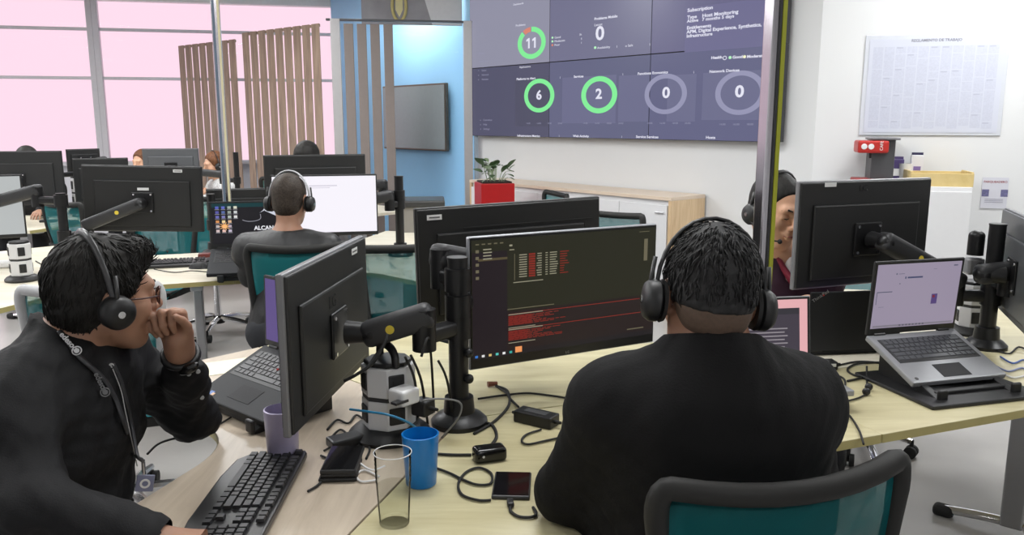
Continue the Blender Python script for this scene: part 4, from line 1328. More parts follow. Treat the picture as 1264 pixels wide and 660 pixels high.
lap_quads(l4l, .335, [(.33 + .04 * k, .958, .35 + .04 * k, .982) for k in range(8)], lit('lilac_screen_icons', srgb(90, 86, 100), .9), -.0036, 'taskbar_icons')
B().lathe([(0, 0), (.006, 0), (.006, .0006), (0, .0006)], 16, c=(-.145, -.215, .0192)).build('badge', M('badge_dark', (.05, .05, .05), .4), l4b)
# dark laptop of the second cluster
l5p = at(305, 306, 4.30)
wall_paper = lit('screen_near_black', srgb(24, 22, 26), .95)
l5, l5b, l5l = laptop('dark laptop with desktop icons and bright letters left of the man seen from behind', (l5p.x + .02, l5p.y, DZ + .115), 14, lap_black, wall_paper, .345, .245, 112, pitch=18)
l5.scale = (1.15, 1.15, 1.15)
ris5 = thing('laptop_riser', 'black riser under the dark laptop of the second desk', 'laptop stand', (l5p.x + .02, l5p.y - .01, DZ), math.radians(14))
riser(ris5, .36, .26, .010, .098)
ic = [[srgb(90, 100, 190), srgb(100, 110, 200), srgb(170, 180, 170), srgb(220, 220, 200)], [srgb(90, 90, 170), srgb(90, 110, 170), srgb(160, 170, 160), srgb(210, 214, 214)], [srgb(110, 110, 190), srgb(130, 130, 190), srgb(190, 200, 190), srgb(230, 230, 230)], [srgb(220, 150, 90), srgb(250, 220, 160), srgb(230, 190, 150)], [srgb(200, 190, 190), srgb(240, 90, 70), srgb(180, 170, 190)], [srgb(220, 200, 200), srgb(240, 200, 190), srgb(200, 190, 210)]]
for r, row in enumerate(ic):
    for q, c_ in enumerate(row):
        x = .05 + q * .082; y = .07 + r * .115
        lap_quads(l5l, .345, [(x, y, x + .045, y + .062)], lit('icon_%d_%d' % (r, q), c_, .9), -.0036, 'desktop_icon')
        lap_quads(l5l, .345, [(x - .008, y + .072, x + .053, y + .084)], lit('icon_caption', srgb(190, 190, 200), .6), -.0036, 'icon_caption')
lap_quads(l5l, .345, [(.0, .0, 1, .10)], lit('wallpaper_teal', srgb(8, 60, 64), .8), -.0033, 'wallpaper_band')
b = B()
for k in range(10):
    a = k * 2 * PI / 10
    b.quad([(-.108 + .008 * math.cos(a - .3), -.0040, .098 + .008 * math.sin(a - .3)), (-.108 + .030 * math.cos(a), -.0040, .098 + .022 * math.sin(a)), (-.108 + .008 * math.cos(a + .3), -.0040, .098 + .008 * math.sin(a + .3)), (-.108, -.0040, .098)])
b.build('fiery_burst', lit('wallpaper_fire', srgb(255, 190, 120), 1.0), l5l)
text('wallpaper_letters', 'ALCANCE', .026, lit('wallpaper_white', srgb(230, 230, 235), 1), l5l, (.02, -.004, .078), (PI / 2, 0, 0), 'LEFT', .0002, .0008)
lap_quads(l5l, .345, [(.55, .72, .80, .78)], lit('wallpaper_gold', srgb(190, 150, 60), .9), -.004, 'golden_band')
B().tube(smooth_path([(-.03, -.004, .125), (-.005, -.004, .118), (.03, -.004, .120), (.05, -.004, .130), (.05, -.004, .150)], 5), .0016, 5).build('curved_line', lit('wallpaper_grey', srgb(150, 150, 160), .9), l5l)
b = B(); b.quad([(.045, -.004, .155), (.075, -.004, .170), (.078, -.004, .19), (.060, -.004, .165)]); b.quad([(.07, -.0042, .165), (.12, -.0042, .14), (.13, -.0042, .19), (.075, -.0042, .19)])
b.build('bird_shape', lit('wallpaper_pale', srgb(210, 214, 226), .95), l5l)

# ---------------------------------------------------------------- keyboards and mice
def make_keyboard(label, grp='full size keyboards'):
    t = thing('keyboard', label, 'keyboard', (0, 0, 0), 0, grp)
    W_, D_ = .448, .160
    pl_ = [(-W_ / 2, .075), (-W_ / 2 + .004, -.055), (-W_ / 2 + .03, -.078), (-.1, -.088), (.1, -.088), (W_ / 2 - .03, -.078), (W_ / 2 - .004, -.055), (W_ / 2, .075), (W_ / 2 - .012, .080), (-W_ / 2 + .012, .080)]
    cs = B().prism(pl_, .0, .016, .004, mat=Matrix.Rotation(math.radians(2.5), 4, 'X') @ Matrix.Translation((0, 0, .004))).build('case', M('keyboard_case', (.016, .016, .017), .35), t)
    u = .0188
    km = M('keycap_black', (.022, .022, .024), .42, var=.1)
    x0 = -W_ / 2 + .010
    rows = [[1, -1, 1, 1, 1, 1, -.5, 1, 1, 1, 1, -.5, 1, 1, 1, 1], [1] * 13 + [2], [1.5] + [1] * 12 + [1.5], [1.8] + [1] * 11 + [2.2], [2.3] + [1] * 10 + [2.7], [1.25, 1.25, 1.25, 6.25, 1.25, 1.25, 1.25, 1.25]]
    zk = lambda y: .0215 + y * math.tan(math.radians(2.5))
    for r, row in enumerate(rows):
        y = .062 - r * .0196 - (.006 if r else 0)
        x = x0
        for kw in row:
            if kw > 0: add_key(t, x + kw * u / 2, y, zk(y), kw * u - .0022, .0170, .0065, km)
            x += abs(kw) * u
    x1 = x0 + 15 * u + .008
    for r, row in ((0, [1, 1, 1]), (1, [1, 1, 1]), (2, [1, 1, 1]), (4, [0, 1, 0]), (5, [1, 1, 1])):
        y = .062 - r * .0196 - (.006 if r else 0)
        for q, kw in enumerate(row):
            if kw: add_key(t, x1 + (q + .5) * u, y, zk(y), u - .0022, .0170, .0065, km)
    x2 = x1 + 3 * u + .008
    for r in range(1, 6):
        y = .062 - r * .0196 - .006
        ks = [1, 1, 1, 1] if r < 5 else [2, 0, 1, 0]
        for q, kw in enumerate(ks):
            if kw == 1 and not (q == 3 and r in (3, 5)): add_key(t, x2 + (q + .5) * u, y, zk(y), u - .0022, .0170, .0065, km)
            elif kw == 2: add_key(t, x2 + 1 * u, y, zk(y), 2 * u - .0022, .0170, .0065, km)
    return t
kb = make_keyboard('black keyboard on the greyish desk in the foreground')
kb.location = (-.556, 1.590, DZ); kb.rotation_euler = (0, 0, math.radians(-88))
kbp = atz(222, 327)
kb2 = place_copy(kb, (kbp.x, kbp.y, DZ), math.radians(17), 'black keyboard left of the dark laptop on the second desk')
def mouse(label, pos, rz):
    t = thing('mouse', label, 'mouse', pos, rz)
    def f(u, v):
        a = (u - .5) * 2; b = (v - .5) * 2
        q = (abs(a) ** 3 + abs(b) ** 3) ** (1 / 3)
        s = 1 if q < 1e-6 else max(abs(a), abs(b)) / q
        return Vector((a * s * .031, b * s * .055, .034 * max(0, 1 - q ** 3) ** .55 * (1 - .15 * b) + .002))
    B().grid(f, 12, 14).build('body', black_plastic, t, smooth=0)
    B().cyl((-.004, .022, .030), (.004, .022, .030), .009, n=12).build('scroll_wheel', dark_plastic, t)
    return t
mouse('black mouse lying before the second keyboard', atz(246, 331), math.radians(90))
mouse('far black mouse near the second power tower', atz(90, 277), math.radians(100))

# ---------------------------------------------------------------- power towers
def power_tower(label, pos, rz, rows=2, handle=True, s=1.0):
    t = thing('power_tower', label, 'power strip tower', pos, rz, 'white power towers on the desks')
    tw = M('tower_white', (.62, .62, .63), .4)
    R = .052
    octo = [(R * math.cos(a + PI / 8), R * math.sin(a + PI / 8)) for a in [k * PI / 4 for k in range(8)]]
    B().lathe([(0, 0), (.078, 0), (.080, .010), (.070, .022), (.052, .030), (0, .030)], 28).build('base', black_plastic, t, smooth=40)
    H = .075
    z = .030
    for r in range(rows):
        b = B().prism(octo, z, z + H, .003).build('module', tw, t)
        for k in range(4):
            a = k * PI / 2
            rot = Matrix.Rotation(a, 4, 'Z')
            so = B().box((R * .925, 0, z + H * .5), (.006, .032, .044), .003, mat=rot).build('socket', black_plastic, b)
            for q in (-.008, .008):
                B().box((R * .925 + .0034, q, z + H * .55), (.001, .003, .012), mat=rot).build('slot', rubber, so)
        z += H
        if r < rows - 1:
            B().prism([(x * .97, y * .97) for x, y in octo], z, z + .010).build('joint_band', dark_plastic, t)
            z += .010
    B().prism([(x * .9, y * .9) for x, y in octo], z, z + .012, .004).build('top_cap', black_plastic, t)
    if handle:
        B().tube(smooth_path([(-.045, 0, z + .004), (-.042, 0, z + .030), (-.02, 0, z + .044), (.02, 0, z + .044), (.042, 0, z + .030), (.045, 0, z + .004)], 5), .0075, 8, flat=1.5).build('handle', black_plastic, t, smooth=0)
    return t
towA = power_tower('white and black power tower with carrying handle left of the central pole', atz(481, 535), math.radians(-62))
towA.scale = (1.3, 1.3, 1.0)
power_tower('white power tower at the left edge beside the pale grey screen', (*atz(28, 346).xy, DZ), math.radians(-50), handle=False)
tC = power_tower('far white power tower before the far dark monitors', (*atz(101, 262).xy, DZ), math.radians(-40), rows=3, handle=False)
tC.scale = (1.25, 1.25, 1.6)
power_tower('white power tower half hidden behind the silver laptop screen', (1.74, 2.99, DZ), math.radians(-100), handle=False)
# chargers plugged into the near tower
ta_ = Vector(towA.location)
ch = thing('charger', 'white plug charger pushed into the near power tower', 'charger', ta_ + Vector((.050, -.078, .130)), math.radians(-40))
B().box((0, 0, 0), (.055, .06, .04), .008, 3).build('body', M('charger_white', (.7, .7, .7), .35), ch)
B().box((.0, -.012, -.003), (.02, .04, .006)).build('usb_port', dark_plastic, ch, (.02, -.02, 0))
ch2 = thing('charger', 'black plug charger below the white charger on the near power tower', 'charger', ta_ + Vector((.092, -.042, .088)), math.radians(-30))
B().box((0, 0, 0), (.045, .045, .04), .006, 3).build('body', black_plastic, ch2)
B().cyl((.02, 0, 0), (.045, 0, 0), .006, .004, n=10).build('cable_boot', rubber, ch2)
# ================================================================ people: smooth bodies grown from distance fields
class Field:
    def __init__(self, lo, hi, h):
        self.lo = np.array(lo, np.float32); self.h = h
        self.n = np.ceil((np.array(hi) - self.lo) / h).astype(int) + 1
        self.F = np.full(self.n, 1.0, np.float32)
    def win(self, mn, mx, pad):
        a = np.clip(np.floor((mn - pad - self.lo) / self.h).astype(int), 0, self.n)
        b = np.clip(np.ceil((mx + pad - self.lo) / self.h).astype(int) + 1, 0, self.n)
        if (b <= a).any(): return None
        ax = [self.lo[i] + self.h * np.arange(a[i], b[i], dtype=np.float32) for i in range(3)]
        X, Y, Z_ = np.meshgrid(*ax, indexing='ij', sparse=True)
        return tuple(slice(a[i], b[i]) for i in range(3)), X, Y, Z_
    def _put(self, sl, d, k, op):
        f = self.F[sl]
        if op == 'u':
            if k > 0:
                hh = np.clip(.5 + .5 * (f - d) / k, 0, 1)
                r = f + (d - f) * hh - k * hh * (1 - hh)
            else:
                r = np.minimum(f, d)
        elif op == 's':                                        # subtract
            d = -d
            hh = np.clip(.5 - .5 * (f - d) / k, 0, 1) if k > 0 else None
            r = np.maximum(f, d) if k <= 0 else f + (d - f) * hh + k * hh * (1 - hh)
        self.F[sl] = r
    def cap(self, a, b, ra, rb=None, k=.02, op='u', flat=None):
        rb = ra if rb is None else rb
        a = np.array(a, np.float32); b = np.array(b, np.float32)
        m = max(ra, rb)
        w = self.win(np.minimum(a, b) - m, np.maximum(a, b) + m, k + .02)
        if w is None: return self
        sl, X, Y, Z_ = w
        ab = b - a; L2 = max(float(ab @ ab), 1e-12)
        px, py, pz = X - a[0], Y - a[1], Z_ - a[2]
        t = np.clip((px * ab[0] + py * ab[1] + pz * ab[2]) / L2, 0, 1)
        d = np.sqrt((px - ab[0] * t) ** 2 + (py - ab[1] * t) ** 2 + (pz - ab[2] * t) ** 2) - (ra + (rb - ra) * t)
        self._put(sl, d, k, op); return self
    def ell(self, c, r, R=None, k=.02, op='u'):
        c = np.array(c, np.float32); r = np.array(r, np.float32)
        m = float(r.max())
        w = self.win(c - m, c + m, k + .02)
        if w is None: return self
        sl, X, Y, Z_ = w
        px, py, pz = X - c[0], Y - c[1], Z_ - c[2]
        if R is not None:
            R = np.array(R, np.float32)
            qx = R[0, 0] * px + R[1, 0] * py + R[2, 0] * pz
            qy = R[0, 1] * px + R[1, 1] * py + R[2, 1] * pz
            qz = R[0, 2] * px + R[1, 2] * py + R[2, 2] * pz
        else: qx, qy, qz = px, py, pz
        k0 = np.sqrt((qx / r[0]) ** 2 + (qy / r[1]) ** 2 + (qz / r[2]) ** 2)
        k1 = np.sqrt((qx / r[0] ** 2) ** 2 + (qy / r[1] ** 2) ** 2 + (qz / r[2] ** 2) ** 2)
        d = k0 * (k0 - 1) / np.maximum(k1, 1e-6)
        self._put(sl, d, k, op); return self
    def cut(self, p, n):
        """remove everything on the side n points to"""
        ax = [self.lo[i] + self.h * np.arange(self.n[i], dtype=np.float32) for i in range(3)]
        X, Y, Z_ = np.meshgrid(*ax, indexing='ij', sparse=True)
        n = np.array(n, np.float32); n = n / np.linalg.norm(n)
        d = (X - p[0]) * n[0] + (Y - p[1]) * n[1] + (Z_ - p[2]) * n[2]
        self.F = np.maximum(self.F, d); return self
    def wrinkle(self, amp, freq, seed=0, n=5):
        rg = np.random.RandomState(seed)
        ax = [self.lo[i] + self.h * np.arange(self.n[i], dtype=np.float32) for i in range(3)]
        X, Y, Z_ = np.meshgrid(*ax, indexing='ij', sparse=True)
        near = np.abs(self.F) < .05
        w = np.zeros_like(self.F)
        for q in range(n):
            v = rg.normal(size=3) * freq * (1 + .5 * q); ph = rg.uniform(0, 6.28, 2)
            v2 = rg.normal(size=3) * freq * .4
            w += np.sin(v[0] * X + v[1] * Y + v[2] * Z_ + ph[0] + 1.5 * np.sin(v2[0] * X + v2[1] * Y + v2[2] * Z_ + ph[1])) / (1 + .4 * q)
        self.F = np.where(near, self.F + amp * w / n * 2, self.F); return self
    def mesh(self, name, mat, parent=None, smooth_it=1):
        F = self.F; ins = F < 0
        nx, ny, nz = F.shape
        c = np.zeros((nx - 1, ny - 1, nz - 1), np.int8)
        for i in (0, 1):
            for j in (0, 1):
                for k in (0, 1):
                    c += ins[i:nx - 1 + i, j:ny - 1 + j, k:nz - 1 + k]
        act = (c > 0) & (c < 8)
        I, J, K = np.nonzero(act)
        idx = np.full(act.shape, -1, np.int32); idx[I, J, K] = np.arange(len(I))
        off = [(i, j, k) for i in (0, 1) for j in (0, 1) for k in (0, 1)]
        val = [F[I + o[0], J + o[1], K + o[2]] for o in off]
        P = np.zeros((len(I), 3), np.float32); cnt = np.zeros(len(I), np.float32)
        for a in range(8):
            for b in range(a + 1, 8):
                da = np.array(off[b]) - np.array(off[a])
                if np.abs(da).sum() != 1: continue
                m = (val[a] < 0) != (val[b] < 0)
                t = np.where(m, val[a] / np.where(m, val[a] - val[b], 1), 0)
                for q in range(3):
                    P[:, q] += m * (off[a][q] + t * da[q])
                cnt += m
        P = P / cnt[:, None] + np.stack([I, J, K], 1)
        V = self.lo + P * self.h
        quads = []
        for axn in range(3):
            s0 = [slice(None)] * 3; s1 = [slice(None)] * 3
            s0[axn] = slice(0, -1); s1[axn] = slice(1, None)
            A, Bq = ins[tuple(s0)], ins[tuple(s1)]
            E_ = np.argwhere(A != Bq)
            u, v = [q for q in range(3) if q != axn]
            ok = (E_[:, u] > 0) & (E_[:, v] > 0) & (E_[:, u] < F.shape[u] - 1) & (E_[:, v] < F.shape[v] - 1)
            E_ = E_[ok]
            fl = A[tuple(E_.T)]
            def cell(du, dv):
                q = E_.copy(); q[:, u] -= du; q[:, v] -= dv
                return idx[tuple(q.T)]
            Q = np.stack([cell(1, 1), cell(0, 1), cell(0, 0), cell(1, 0)], 1)
            if axn == 1: fl = ~fl
            Q[~fl] = Q[~fl][:, ::-1]
            quads.append(Q)
        Q = np.concatenate(quads)
        Q = Q[(Q >= 0).all(1)]
        for _ in range(smooth_it):                              # light smoothing
            S = np.zeros_like(V); N = np.zeros(len(V), np.float32)
            for a, b in ((0, 1), (1, 2), (2, 3), (3, 0)):
                np.add.at(S, Q[:, a], V[Q[:, b]]); np.add.at(N, Q[:, a], 1)
                np.add.at(S, Q[:, b], V[Q[:, a]]); np.add.at(N, Q[:, b], 1)
            V = V * .5 + .5 * S / np.maximum(N, 1)[:, None]
        me = bpy.data.meshes.new(name)
        me.vertices.add(len(V)); me.vertices.foreach_set('co', V.astype(np.float32).ravel())
        me.loops.add(len(Q) * 4); me.loops.foreach_set('vertex_index', Q.astype(np.int32).ravel())
        me.polygons.add(len(Q)); me.polygons.foreach_set('loop_start', np.arange(0, len(Q) * 4, 4, dtype=np.int32))
        me.polygons.foreach_set('use_smooth', np.ones(len(Q), bool))
        me.update(calc_edges=True); me.validate()
        me.materials.append(mat)
        o = bpy.data.objects.new(name, me); COL.objects.link(o)
        if parent is not None: o.parent = parent
        return o

def frame(fwd, up):
    f = Vector(fwd).normalized(); u = Vector(up)
    r = f.cross(u).normalized(); u = r.cross(f).normalized()
    return Matrix((r, f, u)).transposed()                       # columns: right, forward, up
def skin_mat(name, col):
    m = M(name, col, .5, var=.10, scale=22, bump=.08, bscale=260, spec=.4)
    b = m.node_tree.nodes['Principled BSDF']
    b.inputs['Subsurface Weight'].default_value = .12
    b.inputs['Subsurface Radius'].default_value = (.010, .004, .002)
    b.inputs['Subsurface Scale'].default_value = .6
    return m
def hair_mat(name, col, sc=(60, 60, 8)):
    if name in MATS: return MATS[name]
    m = wood(name, tuple(c * .5 for c in col), tuple(min(1, c * 1.8) for c in col), .58, sc, 0, .25)
    return m

def head(f, hc, R, s=1.0, ears=True):
    """face and skull added to field f; hc skull centre, R = frame(right, forward, up)"""
    Rn = np.array(R)
    def W_(x, y, z): return np.array(hc) + Rn @ (np.array((x, y, z)) * s)
    def e(c, r, k, op='u'): f.ell(W_(*c), np.array(r) * s, Rn, k, op)
    e((0, -.012, .028), (.074, .096, .086), 0)
    e((0, .030, -.040), (.060, .062, .078), .03)
    e((0, .062, -.102), (.024, .020, .018), .03)
    for q in (-1, 1):
        f.cap(W_(q * .050, -.005, -.060), W_(q * .018, .062, -.100), .020 * s, .018 * s, .025)
        e((q * .040, .058, -.030), (.024, .024, .028), .02)
    f.cap(W_(-.034, .080, .020), W_(.034, .080, .020), .014 * s, None, .02)
    for q in (-1, 1):
        e((q * .031, .100, .002), (.017, .014, .012), .012, 's')
        e((q * .031, .077, .000), (.0145, .0140, .0135), .004)
        f.cap(W_(q * .018, .0885, -.004), W_(q * .044, .083, -.004), .0030 * s, None, .004)
    f.cap(W_(0, .090, .010), W_(0, .113, -.030), .0075 * s, .0125 * s, .012)
    for q in (-1, 1):
        e((q * .012, .101, -.035), (.009, .010, .008), .006)
    e((0, .091, -.056), (.026, .014, .012), .012)
    e((0, .0975, -.0635), (.024, .0085, .0052), .003)
    e((0, .0955, -.0745), (.020, .0085, .0062), .003)
    if ears:
        for q in (-1, 1):
            e((q * .079, -.012, -.008), (.009, .020, .031), .006)
            e((q * .0865, -.008, -.006), (.005, .011, .018), .004, 's')
            e((q * .077, -.006, -.036), (.008, .010, .010), .005)
    return W_
def hand(f, wrist, d, n, side, curl=(.2, .3, .2), spread=.16, thumb=(.75, .35), s=1.0, curls=None):
    """wrist point, d direction of the fingers, n palm normal; side +1: thumb on d x n side"""
    d = Vector(d).normalized(); n = Vector(n); n = (n - d * n.dot(d)).normalized()
    t = d.cross(n) * side                                          # towards the thumb
    w = Vector(wrist)
    kn = []
    offs = (.030, .010, -.010, -.029)
    lens = (.088, .092, .087, .079)
    fing = ((.043, .026, .021), (.047, .030, .022), (.043, .028, .021), (.034, .021, .019))
    for i in range(4):
        b = w + t * offs[i] * .62 * s + d * .012 * s
        k_ = w + (t * offs[i] + d * lens[i]) * s
        kn.append(k_)
        f.cap(b, k_, .0135 * s, .0118 * s, .014)
    f.cap(w + t * .014 * s + d * .02 * s, w + t * -.014 * s + d * .055 * s, .016 * s, .014 * s, .015)
    f.cap(w + t * .018 * s + d * .015 * s + n * .006 * s, w + t * .034 * s + d * .045 * s + n * .008 * s, .016 * s, .014 * s, .012)
    for i in range(4):
        cu = curls[i] if curls else curl
        dirn = (d + t * (1.5 - i) * spread * .5).normalized()
        p = kn[i]; ang = 0
        for j in range(3):
            ang += cu[j]
            v = dirn * math.cos(ang) + n * math.sin(ang)
            q = p + v * fing[i][j] * s
            r0 = (.0098, .0088, .0078)[j] * (1 if i < 3 else .88) * s
            f.cap(p, q, r0, (.0088, .0078, .0068)[j] * (1 if i < 3 else .88) * s, .0035)
            p = q
    a0, a1 = thumb
    p = w + t * .026 * s + d * .030 * s + n * .006 * s
    v = (t * math.sin(a0) + d * math.cos(a0) + n * .35).normalized()
    q = p + v * .042 * s; f.cap(p, q, .0135 * s, .0105 * s, .010)
    v2 = (v - t * math.sin(a1) + n * .4).normalized()
    r = q + v2 * .030 * s; f.cap(q, r, .0105 * s, .0092 * s, .004)
    v3 = (v2 - t * .25 + n * .15).normalized()
    f.cap(r, r + v3 * .024 * s, .0092 * s, .0075 * s, .003)

def torso(f, J, g=0.0, k=.05, arms=True, sleeve=1.0, fat=1.0, sleeves=None):
    """J: joints; g: inflation for clothing"""
    N, C, P = Vector(J['neck']), Vector(J['chest']), Vector(J['pelvis'])
    SL, SR = Vector(J['shL']), Vector(J['shR'])
    up = (N - P).normalized(); rt = (SR - SL).normalized()
    fw = up.cross(rt).normalized(); rt = fw.cross(up)
    R = np.array(Matrix((rt, fw, up)).transposed())
    f.ell(C, (np.array((.165, .112, .17)) * fat + g), R, 0)
    f.ell((C + P) / 2, (np.array((.150, .110, .17)) * fat + g), R, k)
    f.ell(P, (np.array((.165, .120, .13)) * fat + g), R, k)
    f.cap(SL, SR, .058 + g, None, k)
    f.ell(N - up * .11 - fw * .02, np.array((.155, .085, .10)) * fat + g, R, k)
    for S_ in (SL, SR):
        f.cap(N - up * .025, S_, .058 + g * .7, .058 + g, .05)
        f.ell(S_ - up * .01, np.array((.062, .062, .066)) + g, R, .03)
    for s_ in 'LR':
        if arms and 'el' + s_ in J:
            f.cap(J['sh' + s_], J['el' + s_], .054 + g, .043 + g, .035)
            E_, W_ = Vector(J['el' + s_]), Vector(J['wr' + s_])
            sv = sleeves[s_] if sleeves else sleeve
            f.cap(E_, E_.lerp(W_, sv), .044 + g, .044 + g + (.031 - .044) * sv, .02)
def legs(name, J, mat, parent, g=.012, res=.008, shoes=True):
    pts = [Vector(J[q + s]) for q in ('hip', 'knee', 'ank') for s in 'LR']
    lo = [min(p[i] for p in pts) - .22 for i in range(3)]; hi = [max(p[i] for p in pts) + .22 for i in range(3)]
    f = Field(lo, hi, res)
    P = Vector(J['pelvis'])
    f.ell(P, np.array((.17, .13, .11)) + g, None, 0)
    for s in 'LR':
        f.cap(J['hip' + s], J['knee' + s], .082 + g, .058 + g, .04)
        f.cap(J['knee' + s], J['ank' + s], .058 + g, .045 + g, .03)
    f.wrinkle(.004, 40, 3)
    f.mesh(name, mat, parent)
    if shoes:
        b = J.get('toe', Vector((0, .2, 0)))
        for s in 'LR':
            a = Vector(J['ank' + s]); a.z = .035
            f2 = Field(a - Vector((.28, .28, .06)), a + Vector((.28, .28, .12)), .008)
            f2.cap(a - Vector(b) * .15, a + Vector(b) * .75, .042, .036, .0).cut((0, 0, .004), (0, 0, -1))
            f2.mesh('shoe', M('shoe_black', (.012, .012, .012), .4), parent)
def headset(label, hc, R, s=1.0, mic=0, band_mat=None, cup_r=.036, thick=.0065, back=0.0, tiltf=0.0, group='call centre headsets'):
    """hc head centre; mic: 0 none, +-1 boom on that side"""
    Rn = Matrix(R)
    o = thing('headset', label, 'headset', hc, 0, group)
    def L(x, y, z): return Rn @ Vector((x * s, y * s, z * s))
    pts = []
    for k in range(17):
        a = math.radians(-100 + 200 * k / 16)
        x = .094 * math.sin(a); z = .006 + .124 * max(math.cos(a), -.25)
        pts.append(L(x, -.012 + back * max(0, z) / .13, z))
    B().tube(pts, [thick * 1.15] * 17, 8, flat=.5, up=Rn @ Vector((0, 1, 0)) if False else None).build('headband', band_mat or black_plastic, o, smooth=0)
    for q in (-1, 1):
        c = L(q * .098, -.006, -.020)
        ax = Rn @ Vector((q, 0, 0))
        cup = B()
        prof = [(0, -.014), (cup_r * .8, -.014), (cup_r, -.008), (cup_r, .004), (cup_r * .82, .014), (cup_r * .4, .018), (0, .018)]
        q4 = ax.to_track_quat('Z', 'Y').to_matrix().to_4x4()
        cup.lathe([(r * s, z * s) for r, z in prof], 24, mat=Matrix.Translation(c) @ q4)
        e_ = cup.build('ear_cup', black_plastic, o, smooth=45)
        B().lathe([(r * s, z * s) for r, z in ((cup_r * .5, -.020), (cup_r * .95, -.020), (cup_r * 1.02, -.014), (cup_r * .5, -.013))], 24, mat=Matrix.Translation(c) @ q4).build('ear_cushion', M('cushion_leatherette', (.016, .015, .015), .6), e_, smooth=45)
        B().cyl(c + ax * .018 * s, c + ax * .021 * s, .007 * s, n=12).build('logo_dot', chrome, e_)
        B().tube([L(q * .100, -.012, .055), L(q * .104, -.010, .02), L(q * .104, -.008, -.015)], .0055 * s, 8, flat=.7).build('yoke', M('yoke_dark', (.03, .03, .03), .35), o, smooth=0)
    if mic:
        B().tube(smooth_path([L(mic * .110, .010, -.035), L(mic * .100, .055, -.062), L(mic * .075, .095, -.075), L(mic * .055, .108, -.076)], 5), .003 * s, 6).build('microphone_boom', black_plastic, o, smooth=0)
        B().ball(L(mic * .052, .110, -.076), .008 * s, 10).build('microphone', rubber, o, smooth=0)
    return o
def hair_cap(hc, R, mat, parent, s=1.0, res=.004, top=.014, front=.075, fringe=None, nape=-.075, side=-.02, amp=.004, seed=1, cut_face=True, extra=None, name='hair', line=0.0):
    Rn = np.array(R); hcv = np.array(hc)
    def W_(x, y, z): return hcv + Rn @ (np.array((x, y, z)) * s)
    f = Field(hcv - .2 * s, hcv + .2 * s, res)
    f.ell(W_(0, -.016, .034), np.array((.074 + top * .8, .094 + top, .086 + top)) * s, Rn, 0)
    f.ell(W_(0, -.045, -.030), np.array((.064, .062, .060)) * s, Rn, .03)
    if extra:
        for c, r in extra: f.ell(W_(*c), np.array(r) * s, Rn, .02)
    f.wrinkle(amp, 150, seed, 6)
    if cut_face:
        f.ell(W_(0, .115, -.055 + line * .5), np.array((.105, .100, .112 + line * .5)) * s, Rn, .010, 's')
        f.ell(W_(0, .045, -.085), np.array((.12, .062, .075)) * s, Rn, .012, 's')
    for q in (-1, 1):
        f.ell(W_(q * .088, .0, -.030), np.array((.022, .030, .040)) * s, Rn, .008, 's')
    f.cut(W_(0, 0, nape), Rn @ np.array((0, .25, -1)))
    return f.mesh(name, mat, parent, 1)
def tufts(ho, mat, hc, R, n, L, comb, seed=0, lift=.004, r=.0022, zmin=-1):
    """combed strands lying on the hair volume ho"""
    rg = random.Random(seed)
    me = ho.data
    vs = me.vertices
    Rm = Matrix(R); Ri = Rm.transposed(); hc = Vector(hc)
    b = B()
    for _ in range(n):
        v = vs[rg.randrange(len(vs))]
        p = Vector(v.co); nr = Vector(v.normal)
        lp = Ri @ (p - hc)
        if lp.z < zmin: continue
        d = Rm @ comb(lp)
        d += Vector((rg.uniform(-1, 1), rg.uniform(-1, 1), rg.uniform(-1, 1))) * d.length * .35
        d = d - nr * d.dot(nr)
        if d.length < 1e-4: continue
        d.normalize()
        ll = L * rg.uniform(.6, 1.2); lf = lift * rg.uniform(.4, 1.3)
        pts = []
        for t in (0, .33, .67, 1):
            pts.append(p + d * ll * t + nr * (lf * math.sin(t * PI * .75) - (ll * t) ** 2 / .19 - .001))
        b.tube(pts, [r * .6, r, r * .8, r * .15], 4, flat=.5)
    o = b.build('hair_strands', mat, ho, smooth=0)
    o['kind'] = 'stuff'
    return o

# ---------------------------------------------------------------- the man with glasses, left
skA = skin_mat('skin_tan', srgb(160, 120, 98))
skB = skin_mat('skin_warm', srgb(158, 118, 96))
skC = skin_mat('skin_light', srgb(206, 160, 132))
hair_black = hair_mat('hair_black', (.012, .011, .010))
shirt_black = M('shirt_black_cloth', (.0075, .0075, .0085), .75, var=.25, scale=14, bump=.25, bscale=320, spec=.25)
jacket_black = M('jacket_black_wool', (.0062, .006, .0064), .85, var=.25, scale=10, bump=.25, bscale=260, spec=.2)
trouser_dark = M('trousers_dark', (.015, .016, .02), .85, bump=.2, bscale=300)

hcL = at(128, 362, 1.73)
fwdL = Vector((.70, .70, -.07)).normalized()
RL = frame(fwdL, (0.06, 0, 1))
def VL(x, y, z): return Vector(hcL) + RL @ Vector((x, y, z))
JL = dict(neck=at(86, 428, 1.70), pelvis=Vector((-.99, 1.60, .58)), shR=at(38, 486, 1.55), shL=at(150, 452, 1.86), chest=Vector((0, 0, 0)))
JL['neck'] = Vector((-.950, 1.665, 1.080))
JL['chest'] = Vector((-.945, 1.64, .90))
JL['shR'] = Vector((-.955, 1.480, .985)); JL['shL'] = Vector((-.93, 1.825, .995))
JL['elR'] = at(44, 628, 1.43); JL['wrR'] = atz(190, 668, .795)
JL['elL'] = Vector((-.805, 1.945, .795)); JL['wrL'] = at(222, 432, 1.83)
JL.update(hipL=Vector((-1.06, 1.72, .52)), hipR=Vector((-1.06, 1.50, .52)), kneeL=Vector((-.64, 1.76, .54)), kneeR=Vector((-.64, 1.48, .54)), ankL=Vector((-.62, 1.78, .10)), ankR=Vector((-.64, 1.46, .10)), toe=Vector((.2, 0, 0)))
manL = thing('person', 'man with glasses and headset in a black shirt resting chin on fist', 'person', (-1.06, 1.62, 0))
